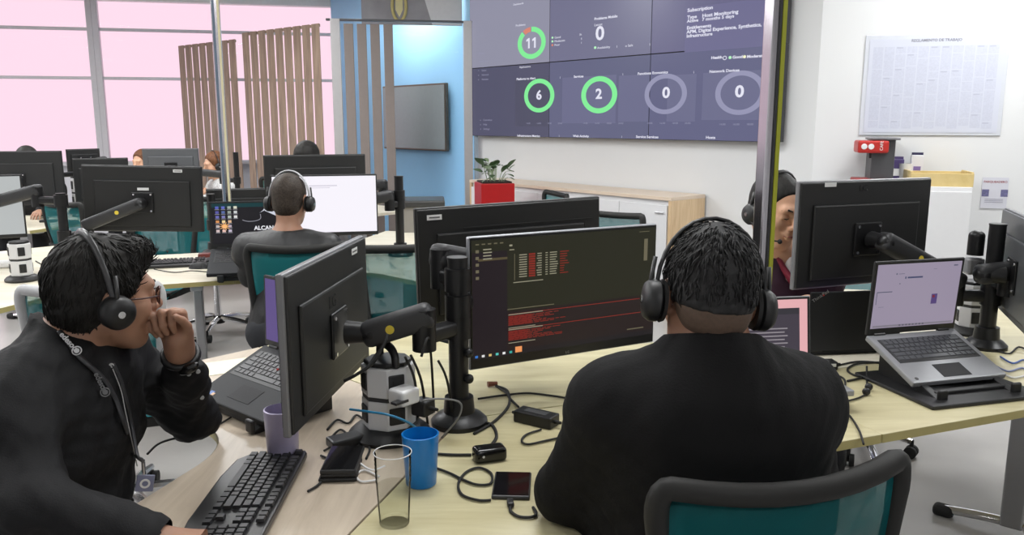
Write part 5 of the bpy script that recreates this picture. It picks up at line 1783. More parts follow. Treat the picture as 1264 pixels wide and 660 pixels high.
def adopt(o, p):
    """keep world-space mesh under an Empty that stands elsewhere"""
    o.parent = p
    o.location = -Vector(p.location)
    return o
f = Field((-1.28, 1.28, .42), (-.56, 2.08, 1.42), .0042)
Wh = head(f, hcL, RL)
f.cap(VL(0, -.030, -.060), JL['neck'] + Vector((0, 0, -.03)), .052, .058, .03)
torso(f, JL, 0)
hand(f, JL['wrL'], at(208, 384, 1.80) - JL['wrL'], Vector((-.15, -1, .05)), 1, curls=((1.15, 1.75, .55), (1.2, 1.75, .55), (1.25, 1.75, .55), (1.3, 1.7, .5)), thumb=(.55, .3), s=1.0)
hand(f, JL['wrR'], Vector((.95, .12, -.12)), Vector((0, 0, -1)), 1, curl=(.35, .45, .3), thumb=(.7, .3))
f.cap(JL['wrL'], JL['wrL'].lerp(JL['elL'], -.12), .027, .024, .012)
adopt(f.mesh('body', skA, None), manL)
f = Field((-1.34, 1.22, .40), (-.62, 2.12, 1.22), .006)
torso(f, JL, .014, sleeves=dict(L=.76, R=.93), fat=1.05)
f.cap(JL['neck'] + Vector((0, 0, -.03)), JL['neck'] + Vector((.004, 0, .03)), .070, .062, .03)
f.wrinkle(.010, 20, 5).wrinkle(.004, 55, 6)
f.cut(JL['neck'] + Vector((0, 0, .030)), Vector((.45, .2, 1)))
adopt(f.mesh('shirt', shirt_black, None), manL)
# collar
nk = JL['neck']
cb_ = B()
cpts = []
for k in range(15):
    a = math.radians(-150 + 300 * k / 14 + 190)
    cpts.append(nk + Vector((math.cos(a) * .066 + .006, math.sin(a) * .066, .012 - .030 * max(0, -math.cos(a - math.radians(190))))))
cb_.tube(cpts, [.005] + [.008] * 13 + [.005], 8, flat=2.6)
adopt(cb_.build('collar', shirt_black, None, smooth=0), manL)
btn = []
for k in range(4):
    o = B().lathe([(0, 0), (.0052, 0), (.0052, .002), (.0036, .0026), (0, .0014)], 14).build('button', M('button_ring', (.45, .45, .45), .3), None)
    p = [at(137, 451, 1.585), at(233, 461, 1.90), at(244, 457, 1.92), at(248, 490, 1.95)][k]; btn.append(o)
    o.location = p - Vector(manL.location); o.rotation_euler = (math.radians(95), 0, math.radians(25)); o.parent = manL
legs('trousers', JL, trouser_dark, manL)
for ch_ in manL.children:
    if ch_.name.startswith(('trousers', 'shoe')): ch_.location = -Vector(manL.location)
hairL = hair_cap(hcL, RL, hair_black, None, top=.010, nape=-.085, amp=.002, seed=4, line=.022, extra=[((.0, .040, .086), (.062, .050, .036)), ((.0, .066, .090), (.050, .028, .024)), ((0, -.05, .0), (.070, .050, .080))])
tufts(hairL, hair_black, hcL, RL, 1500, .030, lambda p: Vector((p.x * .6, p.y + .03, p.z - .17)) if p.y < .03 else Vector((p.x * .5 + .02, .03, .06)), seed=1, lift=.003)
adopt(hairL, manL)
eb = B()
for q in (-1, 1):
    eb.tube([VL(q * .014, .094, .022), VL(q * .030, .093, .027), VL(q * .047, .082, .021)], [.003, .004, .002], 6)
adopt(eb.build('eyebrows', hair_black, None, smooth=0), manL)
# his glasses
gls = thing('eyeglasses', 'thin dark rimmed eyeglasses worn by the man with the lanyard', 'glasses', hcL)
rim = M('rim_dark_red', (.05, .015, .012), .3)
hl = Vector(hcL)
for q in (-1, 1):
    ring_ = [VL(q * .033 + .024 * math.cos(a), .107 - .012 * abs(math.cos(a) * 1 if q * math.cos(a) > 0 else 0), -.006 + .020 * math.sin(a)) - hl for a in np.linspace(0, 2 * PI, 22, endpoint=False)]
    B().tube(ring_, .0018, 6, closed=True).build('rim', rim, gls, smooth=0)
    b = B(); cc_ = sum(ring_, Vector()) / 22
    b.bm.faces.new([b.bm.verts.new(p) for p in ring_]); b.build('lens', glass('lens_glass', (.97, .97, .97), .12), gls)
    B().tube([VL(q * .057, .095, -.002) - hl, VL(q * .080, .05, .000) - hl, VL(q * .086, .000, .002) - hl], .0019, 6).build('temple', rim, gls, smooth=0)
B().tube([VL(-.010, .108, .0) - hl, VL(0, .112, .004) - hl, VL(.010, .108, .0) - hl], .0018, 6).build('bridge', rim, gls, smooth=0)
headset('black headset worn by the man with glasses', hcL, RL, 1.04, mic=-1, cup_r=.034, back=-.03, band_mat=M('band_dark_grey', (.05, .05, .052), .3))
# lanyard with badge, laid on the shirt
from mathutils.bvhtree import BVHTree
shirt_o = [c for c in manL.children if c.name.startswith('shirt')][0]
_me = shirt_o.data
bvh = BVHTree.FromPolygons([v.co.copy() for v in _me.vertices], [tuple(p.vertices) for p in _me.polygons])
def on_shirt(u, v, off=.004, fall=1.62):
    o_ = Vector((0, 0, EYE)); d_ = (at(u, v, 1.0) - o_).normalized()
    h = bvh.ray_cast(o_, d_)
    if h[0] is None: return at(u, v, fall)
    return h[0] + h[1] * off if h[1].dot(d_) < 0 else h[0] - d_ * off
for o, (u, v) in zip(btn, ((137, 451), (233, 461), (244, 458), (249, 490))):
    o.location = on_shirt(u, v, .001) - Vector(manL.location)
ly = thing('lanyard', 'black printed lanyard with a plastic badge worn by the man with glasses', 'lanyard', nk)
lan_m = M('lanyard_black', (.022, .022, .025), .5)
bd_w = on_shirt(179, 596, .016, 1.66)
p1 = [on_shirt(u, v) for u, v in ((72, 410), (82, 422), (96, 440), (112, 455), (128, 470), (140, 492), (152, 525), (164, 560))] + [bd_w + Vector((0, 0, .05))]
p2 = [on_shirt(u, v) for u, v in ((138, 450), (147, 470), (154, 495), (162, 530), (170, 562))] + [bd_w + Vector((0, 0, .05))]
for pp_ in (p1, p2):
    B().tube([p - nk for p in smooth_path(pp_, 5)], .0065, 6, flat=.35).build('strap', lan_m, ly, smooth=0)
bd = bd_w - nk
B().tube([p - nk for p in smooth_path([on_shirt(u, v, .006) for u, v in ((136, 456), (146, 482), (152, 510), (160, 545), (166, 575))], 4)], .0012, 5).build('cord', M('cord_grey', (.4, .4, .4), .5), ly, smooth=0)
B().cyl(bd + Vector((0, 0, .02)), bd + Vector((0, 0, .05)), .004, n=8).build('clip', chrome, ly)
bq = B().box((0, 0, 0), (.034, .004, .036), .002).build('badge', M('badge_lilac', srgb(120, 124, 150), .3), ly, bd, (0, .2, .45))
B().lathe([(.006, -.0006), (.010, -.0006), (.010, .0006), (.006, .0006), (.006, -.0006)], 16, mat=Matrix.Translation((.0, -.003, 0)) @ Matrix.Rotation(PI / 2, 4, 'X')).build('badge_emblem', label_white, bq)
prn = M('lanyard_print', (.55, .55, .56), .5)
prd = M('lanyard_print_dim', (.13, .13, .135), .5)
def print_word(u0, v0, u1, v1, size, mm, par, org):
    a = on_shirt(u0, v0, .007); b = on_shirt(u1, v1, .007)
    x = (b - a).normalized()
    nn = (Vector((0, 0, EYE)) - a).normalized(); nn = (nn - x * nn.dot(x)).normalized()
    y = nn.cross(x)
    Rm = Matrix((x, y, nn)).transposed().to_euler()
    text('printed_word', 'edesoo', size, mm, par, a - org, Rm, 'LEFT', .0005, .0004)
    c = b + x * .006 + y * size * .25 + nn * .001
    B().tube([c - org + (x * math.cos(t) + y * math.sin(t)) * .0085 for t in np.linspace(0, 2 * PI, 18, endpoint=False)], .0013, 5, closed=True).build('printed_emblem', mm, par)
    B().cyl(c - org, c - org + nn * .001, .0052, n=12).build('printed_emblem', mm, par)
print_word(71, 416, 88, 434, .0155, prn, ly, nk)
print_word(112, 462, 124, 483, .0150, prd, manL, Vector(manL.location))
# wristband
wbp = JL['wrL'].lerp(JL['elL'], .06); wd = (JL['wrL'] - JL['elL']).normalized()
a_ = wd.orthogonal().normalized(); b_ = wd.cross(a_)
wr = thing('wristband', 'dark band on the raised wrist of the man with glasses', 'wristband', wbp)
B().tube([(a_ * math.cos(t) + b_ * math.sin(t)) * .036 for t in np.linspace(0, 2 * PI, 24, endpoint=False)], .0085, 8, closed=True, flat=1.0).build('strap', black_plastic, wr, smooth=0)
vcam = (Vector((0, 0, EYE)) - wbp).normalized(); vcam = (vcam - wd * vcam.dot(wd)).normalized()
B().ball((0, 0, 0), (.026, .010, .012), 12, mat=Matrix.Translation(vcam * .040 + Vector((.012, 0, 0))) @ Matrix.Rotation(-.5, 4, 'Y')).build('watch_face', M('gloss_black', (.008, .008, .008), .15), wr, smooth=0)

# ---------------------------------------------------------------- the man in the black jacket, seen from behind
hcR = at(874, 362, 1.48)
fwdR = Vector((-.06, 1, -.22)).normalized()
RR = frame(fwdR, (0.10, 0, 1))
def VR(x, y, z): return Vector(hcR) + RR @ Vector((x, y, z))
JR = dict(neck=Vector((.362, 1.405, 1.115)), chest=Vector((.372, 1.405, .92)), pelvis=Vector((.36, 1.40, .55)), shL=Vector((.195, 1.43, 1.015)), shR=Vector((.530, 1.455, 1.015)),
          elL=Vector((.110, 1.515, .800)), wrL=Vector((.16, 1.755, .795)), elR=Vector((.605, 1.58, .80)), wrR=Vector((.50, 1.83, .795)),
          hipL=Vector((.27, 1.40, .52)), hipR=Vector((.45, 1.42, .52)), kneeL=Vector((.24, 1.86, .55)), kneeR=Vector((.48, 1.88, .55)), ankL=Vector((.24, 1.90, .1)), ankR=Vector((.48, 1.92, .1)), toe=Vector((0, .2, 0)))
manR = thing('person', 'man in a black jacket seen from behind, working at the code monitor', 'person', (.36, 1.42, 0))
f = Field((-.02, 1.22, .40), (.74, 2.06, 1.42), .0045)
head(f, hcR, RR)
f.cap(VR(0, -.030, -.050), JR['neck'] + Vector((0, 0, -.05)), .056, .064, .03)
torso(f, JR, 0)
hand(f, JR['wrL'], Vector((.25, 1, -.08)), Vector((0, 0, -1)), 1, curl=(.35, .45, .3), thumb=(.7, .3))
hand(f, JR['wrR'], Vector((-.25, 1, -.08)), Vector((0, 0, -1)), -1, curl=(.35, .45, .3), thumb=(.7, .3))
adopt(f.mesh('body', skB, None), manR)
f = Field((-.06, 1.18, .40), (.78, 1.98, 1.26), .006)
torso(f, JR, .019, sleeve=.95, fat=1.14)
f.cap(JR['neck'] + Vector((0, -.01, -.03)), JR['neck'] + Vector((0, .005, .045)), .074, .064, .05)
for q in 'LR':
    f.cap(JR['sh' + q], Vector(JR['el' + q]).lerp(JR['pelvis'], .35), .055, .06, .05)
f.wrinkle(.006, 14, 9).wrinkle(.0025, 45, 3)
f.cut(JR['neck'] + Vector((0, 0, .042)), Vector((0, .30, 1)))
adopt(f.mesh('jacket', jacket_black, None), manR)
legs('trousers', JR, trouser_dark, manR)
for ch_ in manR.children:
    if ch_.name.startswith(('trousers', 'shoe')): ch_.location = -Vector(manR.location)
hair_dark = hair_mat('hair_dark_grey', (.016, .0155, .016), (40, 40, 40))
hairR = hair_cap(hcR, RR, hair_dark, None, top=.009, nape=-.012, amp=.002, seed=8)
tufts(hairR, hair_dark, hcR, RR, 1700, .024, lambda p: Vector((p.x + .012 * math.sin(p.y * 90), p.y + .05 + .02 * math.sin(p.x * 80), p.z - .15)), seed=2, lift=.0045, zmin=-.005)
adopt(hairR, manR)
adopt(hair_cap(hcR, RR, M('hair_fade', srgb(84, 66, 54), .7, var=.3, scale=160), None, top=.003, nape=-.092, amp=.0006, seed=8, name='faded_sides'), manR)
headset('black headset worn by the man in the black jacket', hcR, RR, 1.05, mic=0, cup_r=.037, thick=.007)

# ---------------------------------------------------------------- the man in the maroon shirt
hcM = at(958, 258, 2.92)
fwdM = Vector((.42, -1, -.25)).normalized()
RM = frame(fwdM, (0.05, 0, 1))
def VM(x, y, z): return Vector(hcM) + RM @ Vector((x, y, z))
nM = at(964, 305, 3.0); nM.z = 1.055
JM = dict(neck=nM, chest=Vector((nM.x, nM.y + .05, .88)), pelvis=Vector((nM.x, nM.y + .16, .56)), shR=nM + Vector((-.185, .02, -.075)), shL=nM + Vector((.185, .06, -.075)))
JM['elR'] = JM['shR'] + Vector((.0, -.05, -.24)); JM['elL'] = JM['shL'] + Vector((.0, -.06, -.24))
JM['wrR'] = Vector((nM.x + .035, nM.y - .20, .815)); JM['wrL'] = Vector((nM.x + .10, nM.y - .19, .80))
px_, py_ = JM['pelvis'].x, JM['pelvis'].y
JM.update(hipL=Vector((px_ + .1, py_, .52)), hipR=Vector((px_ - .1, py_, .52)), kneeL=Vector((px_ + .12, py_ - .42, .54)), kneeR=Vector((px_ - .12, py_ - .42, .54)), ankL=Vector((px_ + .12, py_ - .40, .1)), ankR=Vector((px_ - .12, py_ - .40, .1)), toe=Vector((0, -.2, 0)))
manM = thing('person', 'man in a dark maroon shirt with headset facing the camera behind the post', 'person', (px_, py_, 0))
f = Field((nM.x - .36, nM.y - .42, .42), (nM.x + .36, nM.y + .36, 1.50), .0045)
head(f, hcM, RM, 1.04)
f.cap(VM(0, -.030, -.060), JM['neck'] + Vector((0, 0, -.05)), .054, .062, .03)
torso(f, JM, 0)
hand(f, JM['wrR'], Vector((.35, -.35, .85)), Vector((.8, .2, 0)), 1, curl=(.5, .8, .4), thumb=(.5, .3))
hand(f, JM['wrL'], Vector((-.2, -.35, .8)), Vector((-.8, .2, 0)), -1, curl=(.5, .8, .4), thumb=(.5, .3))
adopt(f.mesh('body', skC, None), manM)
f = Field((nM.x - .38, nM.y - .40, .42), (nM.x + .38, nM.y + .38, 1.15), .008)
torso(f, JM, .015, sleeve=.55)
f.wrinkle(.004, 30, 2)
f.ell(nM + Vector((.02, -.10, -.03)), (.038, .06, .075), None, .01, 's')
f.cut(nM + Vector((0, 0, .01)), Vector((0, -.3, 1)))
adopt(f.mesh('shirt', M('shirt_maroon', srgb(52, 26, 46), .8, bump=.2, bscale=300), None), manM)
cm_ = M('collar_red', srgb(118, 24, 48), .7)
for q in (-1, 1):
    adopt(B().tube(smooth_path([nM + Vector((q * .03, .055, .03)), nM + Vector((q * .066, .0, .012)), nM + Vector((.02 + q * .045, -.065, -.03)), nM + Vector((.02 + q * .006, -.105, -.095))], 5), [.010] * 5 + [.013] * 6 + [.010] * 5, 8, flat=1.6).build('collar', cm_, None, smooth=0), manM)
adopt(B().ball(nM + Vector((.02, -.075, -.055)), (.030, .02, .05), 12).build('undershirt', M('undershirt_white', (.7, .68, .7), .8), None, smooth=0), manM)
legs('trousers', JM, trouser_dark, manM)
for ch_ in manM.children:
    if ch_.name.startswith(('trousers', 'shoe')): ch_.location = -Vector(manM.location)
adopt(hair_cap(hcM, RM, hair_black, None, 1.04, top=.006, nape=-.07, amp=.0012, seed=12, line=.03), manM)
eb = B()
for q in (-1, 1):
    eb.tube([VM(q * .014, .0975, .022), VM(q * .032, .095, .027), VM(q * .050, .082, .021)], [.0030, .0042, .002], 6)
adopt(eb.build('eyebrows', hair_black, None, smooth=0), manM)
lips = B()
lips.tube([VM(-.024, .094, -.069), VM(-.010, .1065, -.067), VM(0, .108, -.068), VM(.010, .1065, -.067), VM(.024, .094, -.069)], [.002, .0042, .0044, .0042, .002], 6)
adopt(lips.build('lips', M('lips_rose', srgb(150, 92, 84), .5), None, smooth=0), manM)
ey = B()
for q in (-1, 1):
    ey.tube([VM(q * .018, .0925, -.004), VM(q * .031, .0955, -.007), VM(q * .045, .0865, -.004)], [.0012, .0018, .0012], 6)
adopt(ey.build('eyelashes', hair_black, None, smooth=0), manM)
headset('black headset with microphone worn by the man in the maroon shirt', hcM, RM, 1.06, mic=1, cup_r=.036)

# ---------------------------------------------------------------- background people
def sitter(label, hc, fwd, skin, cloth, hairm, long_hair=False, res=.009, hair_top=.014, wr=None, spread=1.0, headset_label=None, band=None, cloth_name='top', lean=.05, mic=0):
    hc = Vector(hc); fw = Vector(fwd).normalized(); R = frame(fw, (0, 0, 1))
    fh = Vector((fw.x, fw.y, 0)).normalized(); rt = Vector((fh.y, -fh.x, 0))
    n = hc - fh * lean + Vector((0, 0, -.165))
    J = dict(neck=n, chest=n - fh * .03 + Vector((0, 0, -.21)), pelvis=Vector((n.x, n.y, .56)) - fh * .08, shL=n - rt * .185 + Vector((0, 0, -.075)), shR=n + rt * .185 + Vector((0, 0, -.075)))
    for s, q in (('L', -1), ('R', 1)):
        J['el' + s] = J['sh' + s] + rt * q * .04 + fh * .08 + Vector((0, 0, -.24))
        J['el' + s].z = max(J['el' + s].z, .79)
        J['wr' + s] = J['el' + s] + fh * .22 - rt * q * .07
        J['wr' + s].z = max(J['el' + s].z, .795)
        if wr and s in wr: J['wr' + s] = Vector(wr[s])
        J['hip' + s] = J['pelvis'] + rt * q * .09 + Vector((0, 0, -.03)); J['knee' + s] = J['hip' + s] + fh * .42 + rt * q * .03 + Vector((0, 0, .01)); J['ank' + s] = J['knee' + s] + Vector((0, 0, -.44)) + fh * .03
    J['toe'] = fh * .2
    t = thing('person', label, 'person', (J['pelvis'].x, J['pelvis'].y, 0))
    lo = Vector((min(p.x for p in J.values() if p.z > .3) - .2, min(p.y for p in J.values() if p.z > .3) - .2, .42)); hi = Vector((max(p.x for p in J.values() if p.z > .3) + .2, max(p.y for p in J.values() if p.z > .3) + .2, hc.z + .16))
    f = Field(lo, hi, min(res, .006))
    head(f, hc, R)
    f.cap(hc + R @ Vector((0, -.03, -.06)), n + Vector((0, 0, -.05)), .052, .058, .03)
    torso(f, J, 0)
    for s, q in (('L', 1), ('R', -1)):
        if wr and s in wr:
            hand(f, J['wr' + s], (hc - J['wr' + s]), -fh * .6 - rt * q, q, curl=(.6, .9, .5))
        else:
            hand(f, J['wr' + s], fh + Vector((0, 0, -.1)), Vector((0, 0, -1)), q, curl=(.3, .4, .3))
    adopt(f.mesh('body', skin, None), t)
    f = Field(lo - Vector((.03, .03, 0)), hi + Vector((.03, .03, -.25)), res)
    torso(f, J, .016, sleeve=.95)
    f.wrinkle(.004, 30, 2)
    f.cap(n + Vector((0, 0, -.02)), n + Vector((0, 0, .03)) , .064, .060, .02)
    f.cut(n + Vector((0, 0, .030)), Vector((0, 0, 1)))
    adopt(f.mesh(cloth_name, cloth, None), t)
    legs('trousers', J, trouser_dark, t, res=.012)
    for ch_ in t.children:
        if ch_.name.startswith(('trousers', 'shoe')): ch_.location = -Vector(t.location)
    ex = [((0, -.07, -.09), (.075, .05, .12)), ((.06, -.03, -.09), (.03, .05, .12)), ((-.06, -.03, -.09), (.03, .05, .12))] if long_hair else None
    h_ = hair_cap(hc, R, hairm, None, res=.006, top=hair_top, nape=-.19 if long_hair else -.09, seed=6, extra=ex, line=.03 if long_hair else 0, amp=.002)
    adopt(h_, t)
    if headset_label: headset(headset_label, hc, R, 1.05, mic=mic, band_mat=band, cup_r=.036)
    return t
hcF = at(358, 246, 3.86)
sitter('man with headset in a black leather jacket, seen from behind at the white screen', hcF, (.10, 1, -.12), skB, M('leather_black', (.007, .007, .008), .5, var=.2, bump=.25, bscale=60), hair_mat('hair_short_brown', (.035, .026, .02), (60, 60, 60)), hair_top=.006, headset_label='headset with a silver band worn by the man at the white screen', band=M('band_silver', (.45, .45, .47), .6, .3), cloth_name='jacket')
hcW = at(265, 203, 7.95)
wtop = M('patterned_blouse', (.5, .5, .5), .8, var=.95, scale=55)
sitter('woman with long brown hair and headset in a speckled blouse before the slat screen', hcW, (-.80, -.62, -.18), skC, wtop, hair_mat('hair_brown', srgb(96, 62, 40)), long_hair=True, hair_top=.012, headset_label='small headset worn by the long-haired woman', cloth_name='blouse', wr={'R': Vector(hcW) + Vector((-.14, -.12, -.33))}, mic=1)
hcH = at(378, 197, 5.75)
sitter('dark-haired person hidden behind the dark monitor back, only hair in view', hcH, (-.3, -1, -.2), skB, shirt_black, hair_black, res=.012)
hcH2 = at(176, 200, 8.25)
sitter('brown-haired person half hidden behind the far grey monitor back', hcH2, (-.4, -1, -.1), skC, M('top_cream', (.5, .46, .4), .8), hair_mat('hair_brown', srgb(96, 62, 40)), res=.012, long_hair=True)
hcH3 = at(33, 199, 6.9)
sitter('dark-haired person hidden behind the far left monitor back', hcH3, (.2, -1, -.1), skB, shirt_black, hair_black, res=.012)
# ================================================================ cups, phones, adapters
def mug(label, pos, r, h, mat, handle_ang=None, taper=.9, name='mug'):
    t = thing(name, label, 'mug', pos)
    B().lathe([(0, 0), (r * taper - .004, 0), (r * taper, .004), (r, h), (r - .003, h + .001), (r * taper - .004, .006), (0, .006)], 36).build('body', mat, t, smooth=50)
    if handle_ang is not None:
        d = dirv(handle_ang)
        B().tube(smooth_path([d * (r * .96) + Vector((0, 0, h * .82)), d * (r + .028) + Vector((0, 0, h * .80)), d * (r + .034) + Vector((0, 0, h * .5)), d * (r + .02) + Vector((0, 0, h * .25)), d * (r * taper) + Vector((0, 0, h * .2))], 5), .006, 8).build('handle', mat, t, smooth=0)
    return t
mug('bright blue plastic mug on the desk beside the glass', (*atz(520, 597).xy, DZ), .041, .118, M('mug_blue', srgb(14, 118, 196), .28, var=.04), 100, .82)
mug('pale lilac cup half hidden behind the near monitor back', (*atz(350, 566).xy, DZ), .040, .125, M('cup_lilac', srgb(176, 168, 196), .3), None, .9, 'cup')
# drinking glass with ribbed wall and water
gp = atz(487, 645)
gl = thing('drinking_glass', 'tall clear ribbed glass of water beside the blue mug', 'glass', (gp.x, gp.y, DZ))
gm = glass('clear_glass', (.93, .94, .94), .10)
prof = [(0, 0), (.029, 0), (.030, .004)]
H = .150
for k in range(13):
    z = .088 + k * .0044
    prof.append((.0325 + .0035 * z / H + (.0009 if k % 2 else 0), z))
prof += [(.0375, H)]
B().lathe(prof, 36).build('vessel', gm, gl, smooth=60)
B().tube([(.0372 * math.cos(a), .0372 * math.sin(a), H) for a in np.linspace(0, 2 * PI, 32, endpoint=False)], .0011, 6, closed=True).build('rim', M('glass_rim', (.55, .56, .56), .1), gl, smooth=0)
wm = glass('water', (.93, .93, .90), .05)
B().lathe([(.0288, .008), (.0330, .082), (0, .082)], 30).build('water', wm, gl, smooth=60)

def phone(label, pos, rz, w=.074, d=.150, h=.0085, mat=None):
    t = thing('phone', label, 'phone', pos, rz)
    B().box((0, 0, h / 2), (w, d, h), .0035, 3).build('body', mat or dark_plastic, t)
    B().box((0, 0, h + .0001), (w - .006, d - .006, .0008), .0003).build('glass_front', M('phone_glass', (.006, .006, .007), .08, spec=.7), t)
    B().cyl((0, d / 2 - .008, h + .0004), (0, d / 2 - .008, h + .0008), .002, n=10).build('camera_lens', M('lens', (.02, .02, .04), .1), t)
    return t
phone('black phone lying left of the black jacket sleeve, charging', (*atz(632, 601).xy, DZ), math.radians(-3), .082, .125)
ph = atz(421, 582)
wal = thing('wallet', 'black wallet under the phone beside the keyboard', 'wallet', (ph.x, ph.y, DZ), math.radians(4))
B().box((0, 0, .005), (.085, .115, .010), .004).build('lower_flap', M('wallet_leather', (.014, .013, .013), .5, bump=.2, scale=120), wal)
B().box((.002, .001, .0145), (.082, .112, .008), .0035).build('upper_flap', M('wallet_leather', (.014, .013, .013), .5), wal)
phone('black phone lying on the wallet beside the keyboard', (ph.x + .003, ph.y + .012, DZ + .0187), math.radians(2), .080, .140, .011, M('phone_case', (.015, .015, .016), .5))
def adapter(label, pos, rz, s, name='power_adapter'):
    t = thing(name, label, 'power adapter', pos, rz)
    B().box((0, 0, s[2] / 2), s, .004, 3).build('brick', black_plastic, t)
    B().box((0, 0, s[2] + .0003), (s[0] * .6, s[1] * .5, .0006)).build('rating_label', M('rating_label', (.05, .05, .052), .5), t)
    for sx in (-1, 1):
        B().cyl((sx * s[0] / 2, 0, s[2] / 2), (sx * (s[0] / 2 + .018), 0, s[2] / 2), .006, .004, n=10).build('cable_boot', rubber, t)
    return t
ad1 = adapter('long black power adapter on the desk left of the black jacket', (*atz(662, 522).xy, DZ), math.radians(-33), (.115, .05, .032))
bx_ = atz(604, 567)
hub = thing('usb_hub', 'small glossy black box on the desk before the central pole', 'hub', (bx_.x, bx_.y, DZ), math.radians(18))
B().box((0, 0, .017), (.078, .045, .034), .010, 4).build('case', M('gloss_black', (.008, .008, .008), .15), hub, smooth=40)
B().ball((-.02, -.0225, .018), (.003, .001, .003), 8).build('indicator', label_white, hub)
ad2 = adapter('black power adapter on the desk right of the black jacket shoulder', (*atz(1012, 455).xy, DZ), math.radians(5), (.10, .045, .028))
B().box((.03, -.0232, .018), (.025, .001, .010)).build('sticker', label_white, ad2)
B().box((0, 0, .0015), (.21, .297, .003)).build
pap = B().box((0, 0, .0008), (.21, .15, .0012)).build('paper_sheet', M('paper_cream', srgb(226, 220, 196), .7), None, (*atz(284, 452).xy, DZ), (0, 0, .5))
tag(pap, 'loose sheet of paper on the greyish desk behind the laptop', 'paper')

# ---------------------------------------------------------------- cables
Z = DZ + .0045
def zp(*uv, z=Z):
    return [atz(u, v, z) for u, v in uv]
cable('black cable looping from the central pole to the long adapter', zp((585, 535), (610, 520), (628, 500), (626, 482), (612, 476)) , .004)
cable('black cable from the pole base curving to the glossy box', zp((592, 521), (607, 524), (613, 538), (606, 550), (602, 556)), .0042)
cable('thin dark cable from the central pole running right behind the adapter', zp((590, 492), (618, 488), (650, 485), (680, 488), (702, 492), (720, 500)), .0032)
cable('dark cable ending at the long black adapter', zp((612, 476), (624, 484), (630, 492), (640, 502)), .0034)
cable('black adapter cord curling under the jacket sleeve', zp((668, 530), (650, 536), (644, 544), (652, 548), (672, 544), (690, 540)), .003)
cable('black cord from the blue mug to the phone loop', zp((540, 578), (556, 584), (572, 592), (590, 598), (606, 596), (606, 584), (592, 577), (576, 582), (566, 596), (570, 610), (590, 617), (606, 617)), .0032)
cable('black cord between the blue mug and the glossy box', zp((540, 560), (560, 561), (582, 561)), .0036)
cable('short charging cord at the end of the phone', zp((632, 622), (630, 630), (640, 637), (655, 638), (662, 634), (658, 626)), .0034)
pg = B().box((0, 0, .006), (.014, .026, .011), .003).build('cable_plug', black_plastic, None, (*atz(630, 624).xy, DZ + .001), (0, 0, .1)); tag(pg, 'black charging plug in the end of the phone beside the jacket sleeve', 'plug')
pk_ = B().cyl((0, 0, .008), (.03, .0, .008), .009, .006, n=10).build('cable_plug', M('copper_brown', srgb(120, 72, 56), .4), None, (*atz(602, 478).xy, DZ + .002), (0, 0, .3)); tag(pk_, 'reddish brown cable plug lying behind the long adapter', 'plug')
cable('white cable behind the glass beside the phone', zp((468, 588), (450, 580), (440, 586), (446, 594), (466, 592)), .0026, white_plastic)
cable('second white cable from the power tower to the desk edge', [atz(436, 560), atz(445, 572, .75), atz(460, 580), atz(475, 575)], .0028, white_plastic)
cable('blue cable running past the front of the near power tower', [at(432, 505, 1.94), at(455, 508, 1.90), at(480, 512, 1.88), at(505, 522, 1.92), atz(524, 536)], .0030, M('cable_blue', srgb(36, 120, 160), .4))
for k, (a, b_, c_) in enumerate((((452, 455), (470, 430), (487, 415)), ((500, 440), (512, 470), (516, 512)), ((507, 438), (520, 470), (528, 515)), ((520, 440), (530, 420), (536, 500)), ((541, 445), (552, 470), (560, 512)))):
    cable(['black cable drooping from the spring arm joint', 'black cable hanging left of the central pole, outer', 'black cable hanging left of the central pole, middle', 'black cable hanging close to the central pole', 'black cable running down the central pole'][k], [at(*a, 1.96), at(*b_, 2.0), at(c_[0], c_[1], 2.05) if c_[1] < 500 else atz(c_[0], c_[1] + 8, Z)], .0034)
cable('thick cable looped from the power tower handle to the monitor back', [at(425, 470, 1.93), at(440, 462, 1.92), at(460, 448, 1.92), at(474, 425, 1.93), at(478, 412, 1.94)], .004)
cable('grey thin cable from black charger to the pole', [at(520, 494, 1.98), at(545, 492, 2.0), at(568, 497, 2.02), at(566, 515, 2.03), atz(545, 540)], .0024, M('cable_grey', (.2, .2, .2), .4))
tang = [((405, 545), (420, 530), (436, 540), (448, 524), (462, 538)), ((400, 556), (418, 548), (430, 556), (444, 548), (440, 536)), ((410, 538), (426, 548), (440, 542), (456, 552), (452, 566)), ((396, 562), (412, 570), (402, 580), (395, 596), (380, 606)), ((404, 530), (416, 518), (430, 522), (440, 512), (452, 520))]
for k, ps in enumerate(tang):
    cable(['tangled black cable under the near monitor, top strand', 'tangled black cable under the near monitor, lower strand', 'tangled black cable between monitor and power tower', 'black cable running along the keyboard edge', 'black cable end crossing behind the near monitor foot'][k], zp(*ps), .0030)
cable('black cable from the laptop riser across the greyish desk to the shirt', zp((285, 515), (262, 528), (240, 538), (215, 541), (195, 548), (182, 560)), .003)
sj = B().box((0, 0, .012), (.10, .05, .024), .005).build('junction_box', black_plastic, None, (*atz(430, 548).xy, DZ), (0, 0, .6)); tag(sj, 'flat black junction box among the tangled cables', 'hub')
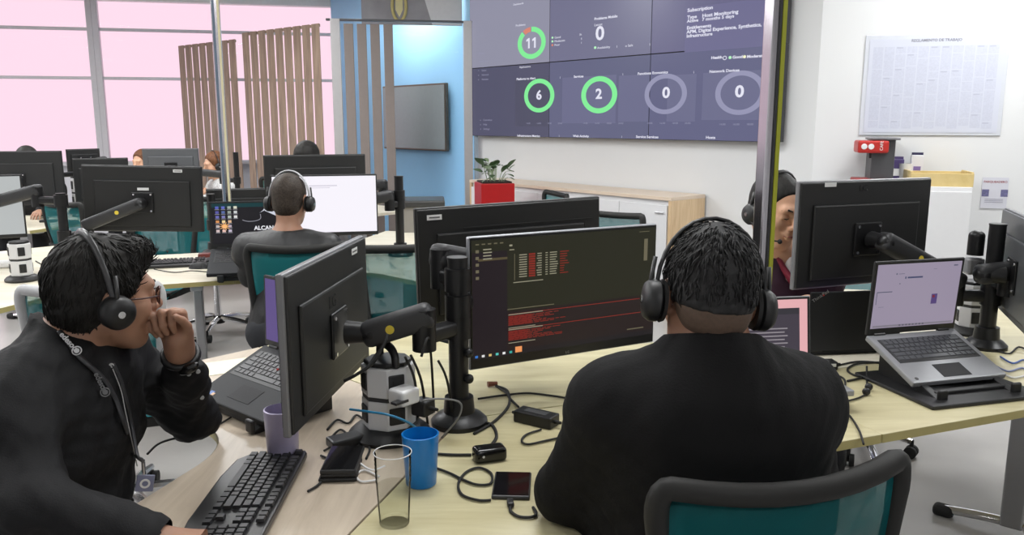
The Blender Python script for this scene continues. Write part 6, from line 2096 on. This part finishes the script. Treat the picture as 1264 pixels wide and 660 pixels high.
# right desk
cable('black cable coiled behind the silver laptop, large loop', zp((1030, 452), (1060, 446), (1095, 450), (1090, 462), (1060, 464), (1046, 456), (1060, 448), (1090, 447)), .0034)
cable('black cable from the coil to the laptop side', zp((1046, 470), (1075, 463), (1100, 452), (1112, 448)), .0038)
cable('black cable curling from under the jacket shoulder', zp((1018, 460), (1040, 466), (1042, 478), (1026, 488), (1015, 490)), .0034)
cable('brownish cable running to the jacket sleeve', zp((1016, 498), (1040, 496), (1062, 490), (1071, 484)), .003)
cable('thin dark cable hanging over the right desk edge', zp((1034, 502), (1048, 512), (1060, 530), (1066, 548)), .0028)
cable('dark cable joint lying upright beside the laptop stand', [atz(1071, 484), at(1070, 470, 2.5), at(1070, 452, 2.56)], .0034)
for k, (u, v) in enumerate(((1072, 482), (1069, 488))):
    o = B().ball((0, 0, .012), (.012, .010, .012), 10).build('cable_connector', black_plastic, None, atz(u, v), smooth=0); tag(o, ['black round cable connector left of the laptop stand, upper', 'black round cable connector left of the laptop stand, lower'][k], 'connector')
for k, (pts, m_) in enumerate(((((1235, 440), (1250, 448), (1264, 444), (1280, 452)), M('cable_blue2', srgb(60, 90, 160), .4)), (((1230, 452), (1245, 458), (1262, 454), (1275, 462)), M('cable_lilac', srgb(130, 140, 180), .4)), (((1228, 432), (1246, 436), (1258, 428), (1275, 436)), rubber), (((1240, 462), (1252, 466), (1270, 462)), white_plastic), (((1190, 400), (1205, 392), (1214, 402), (1222, 420)), rubber))):
    cable(['blue network cable at the right edge behind the silver laptop', 'lilac cable at the right edge behind the silver laptop', 'black cable at the foot of the right pole', 'white cable at the right edge beside the stand', 'black cable between right pole and laptop screen'][k], zp(*pts), .0032, m_)
# second and far desks
cable('thin cable before the second keyboard', zp((190, 332), (215, 336), (236, 334), (262, 336)), .0026)
cable('black cable by the left power tower', zp((44, 322), (58, 330), (66, 338), (56, 346)), .003)
sm = B().box((0, 0, .014), (.10, .05, .028), .006).build('headset_dongle', M('red_black_gadget', (.12, .015, .012), .4), None, (*atz(256, 318).xy, DZ), (0, 0, .3)); tag(sm, 'small reddish gadget between keyboard and dark laptop', 'gadget')
wb2 = B().box((0, 0, .02), (.10, .06, .04), .012).build('desk_speaker', white_plastic, None, (*atz(8, 330).xy, DZ), (0, 0, .3)); tag(wb2, 'small white box left of the left power tower', 'box')
for k, (u, v, w_) in enumerate(((60, 274, .12), (112, 272, .10))):
    o = B().box((0, 0, .01), (w_, .06, .02), .005).build('notebook', dark_plastic, None, (*atz(u, v).xy, DZ), (0, 0, .2)); tag(o, ['black notebook on the far left desk near the pole', 'black notebook beside the far mouse'][k], 'notebook')
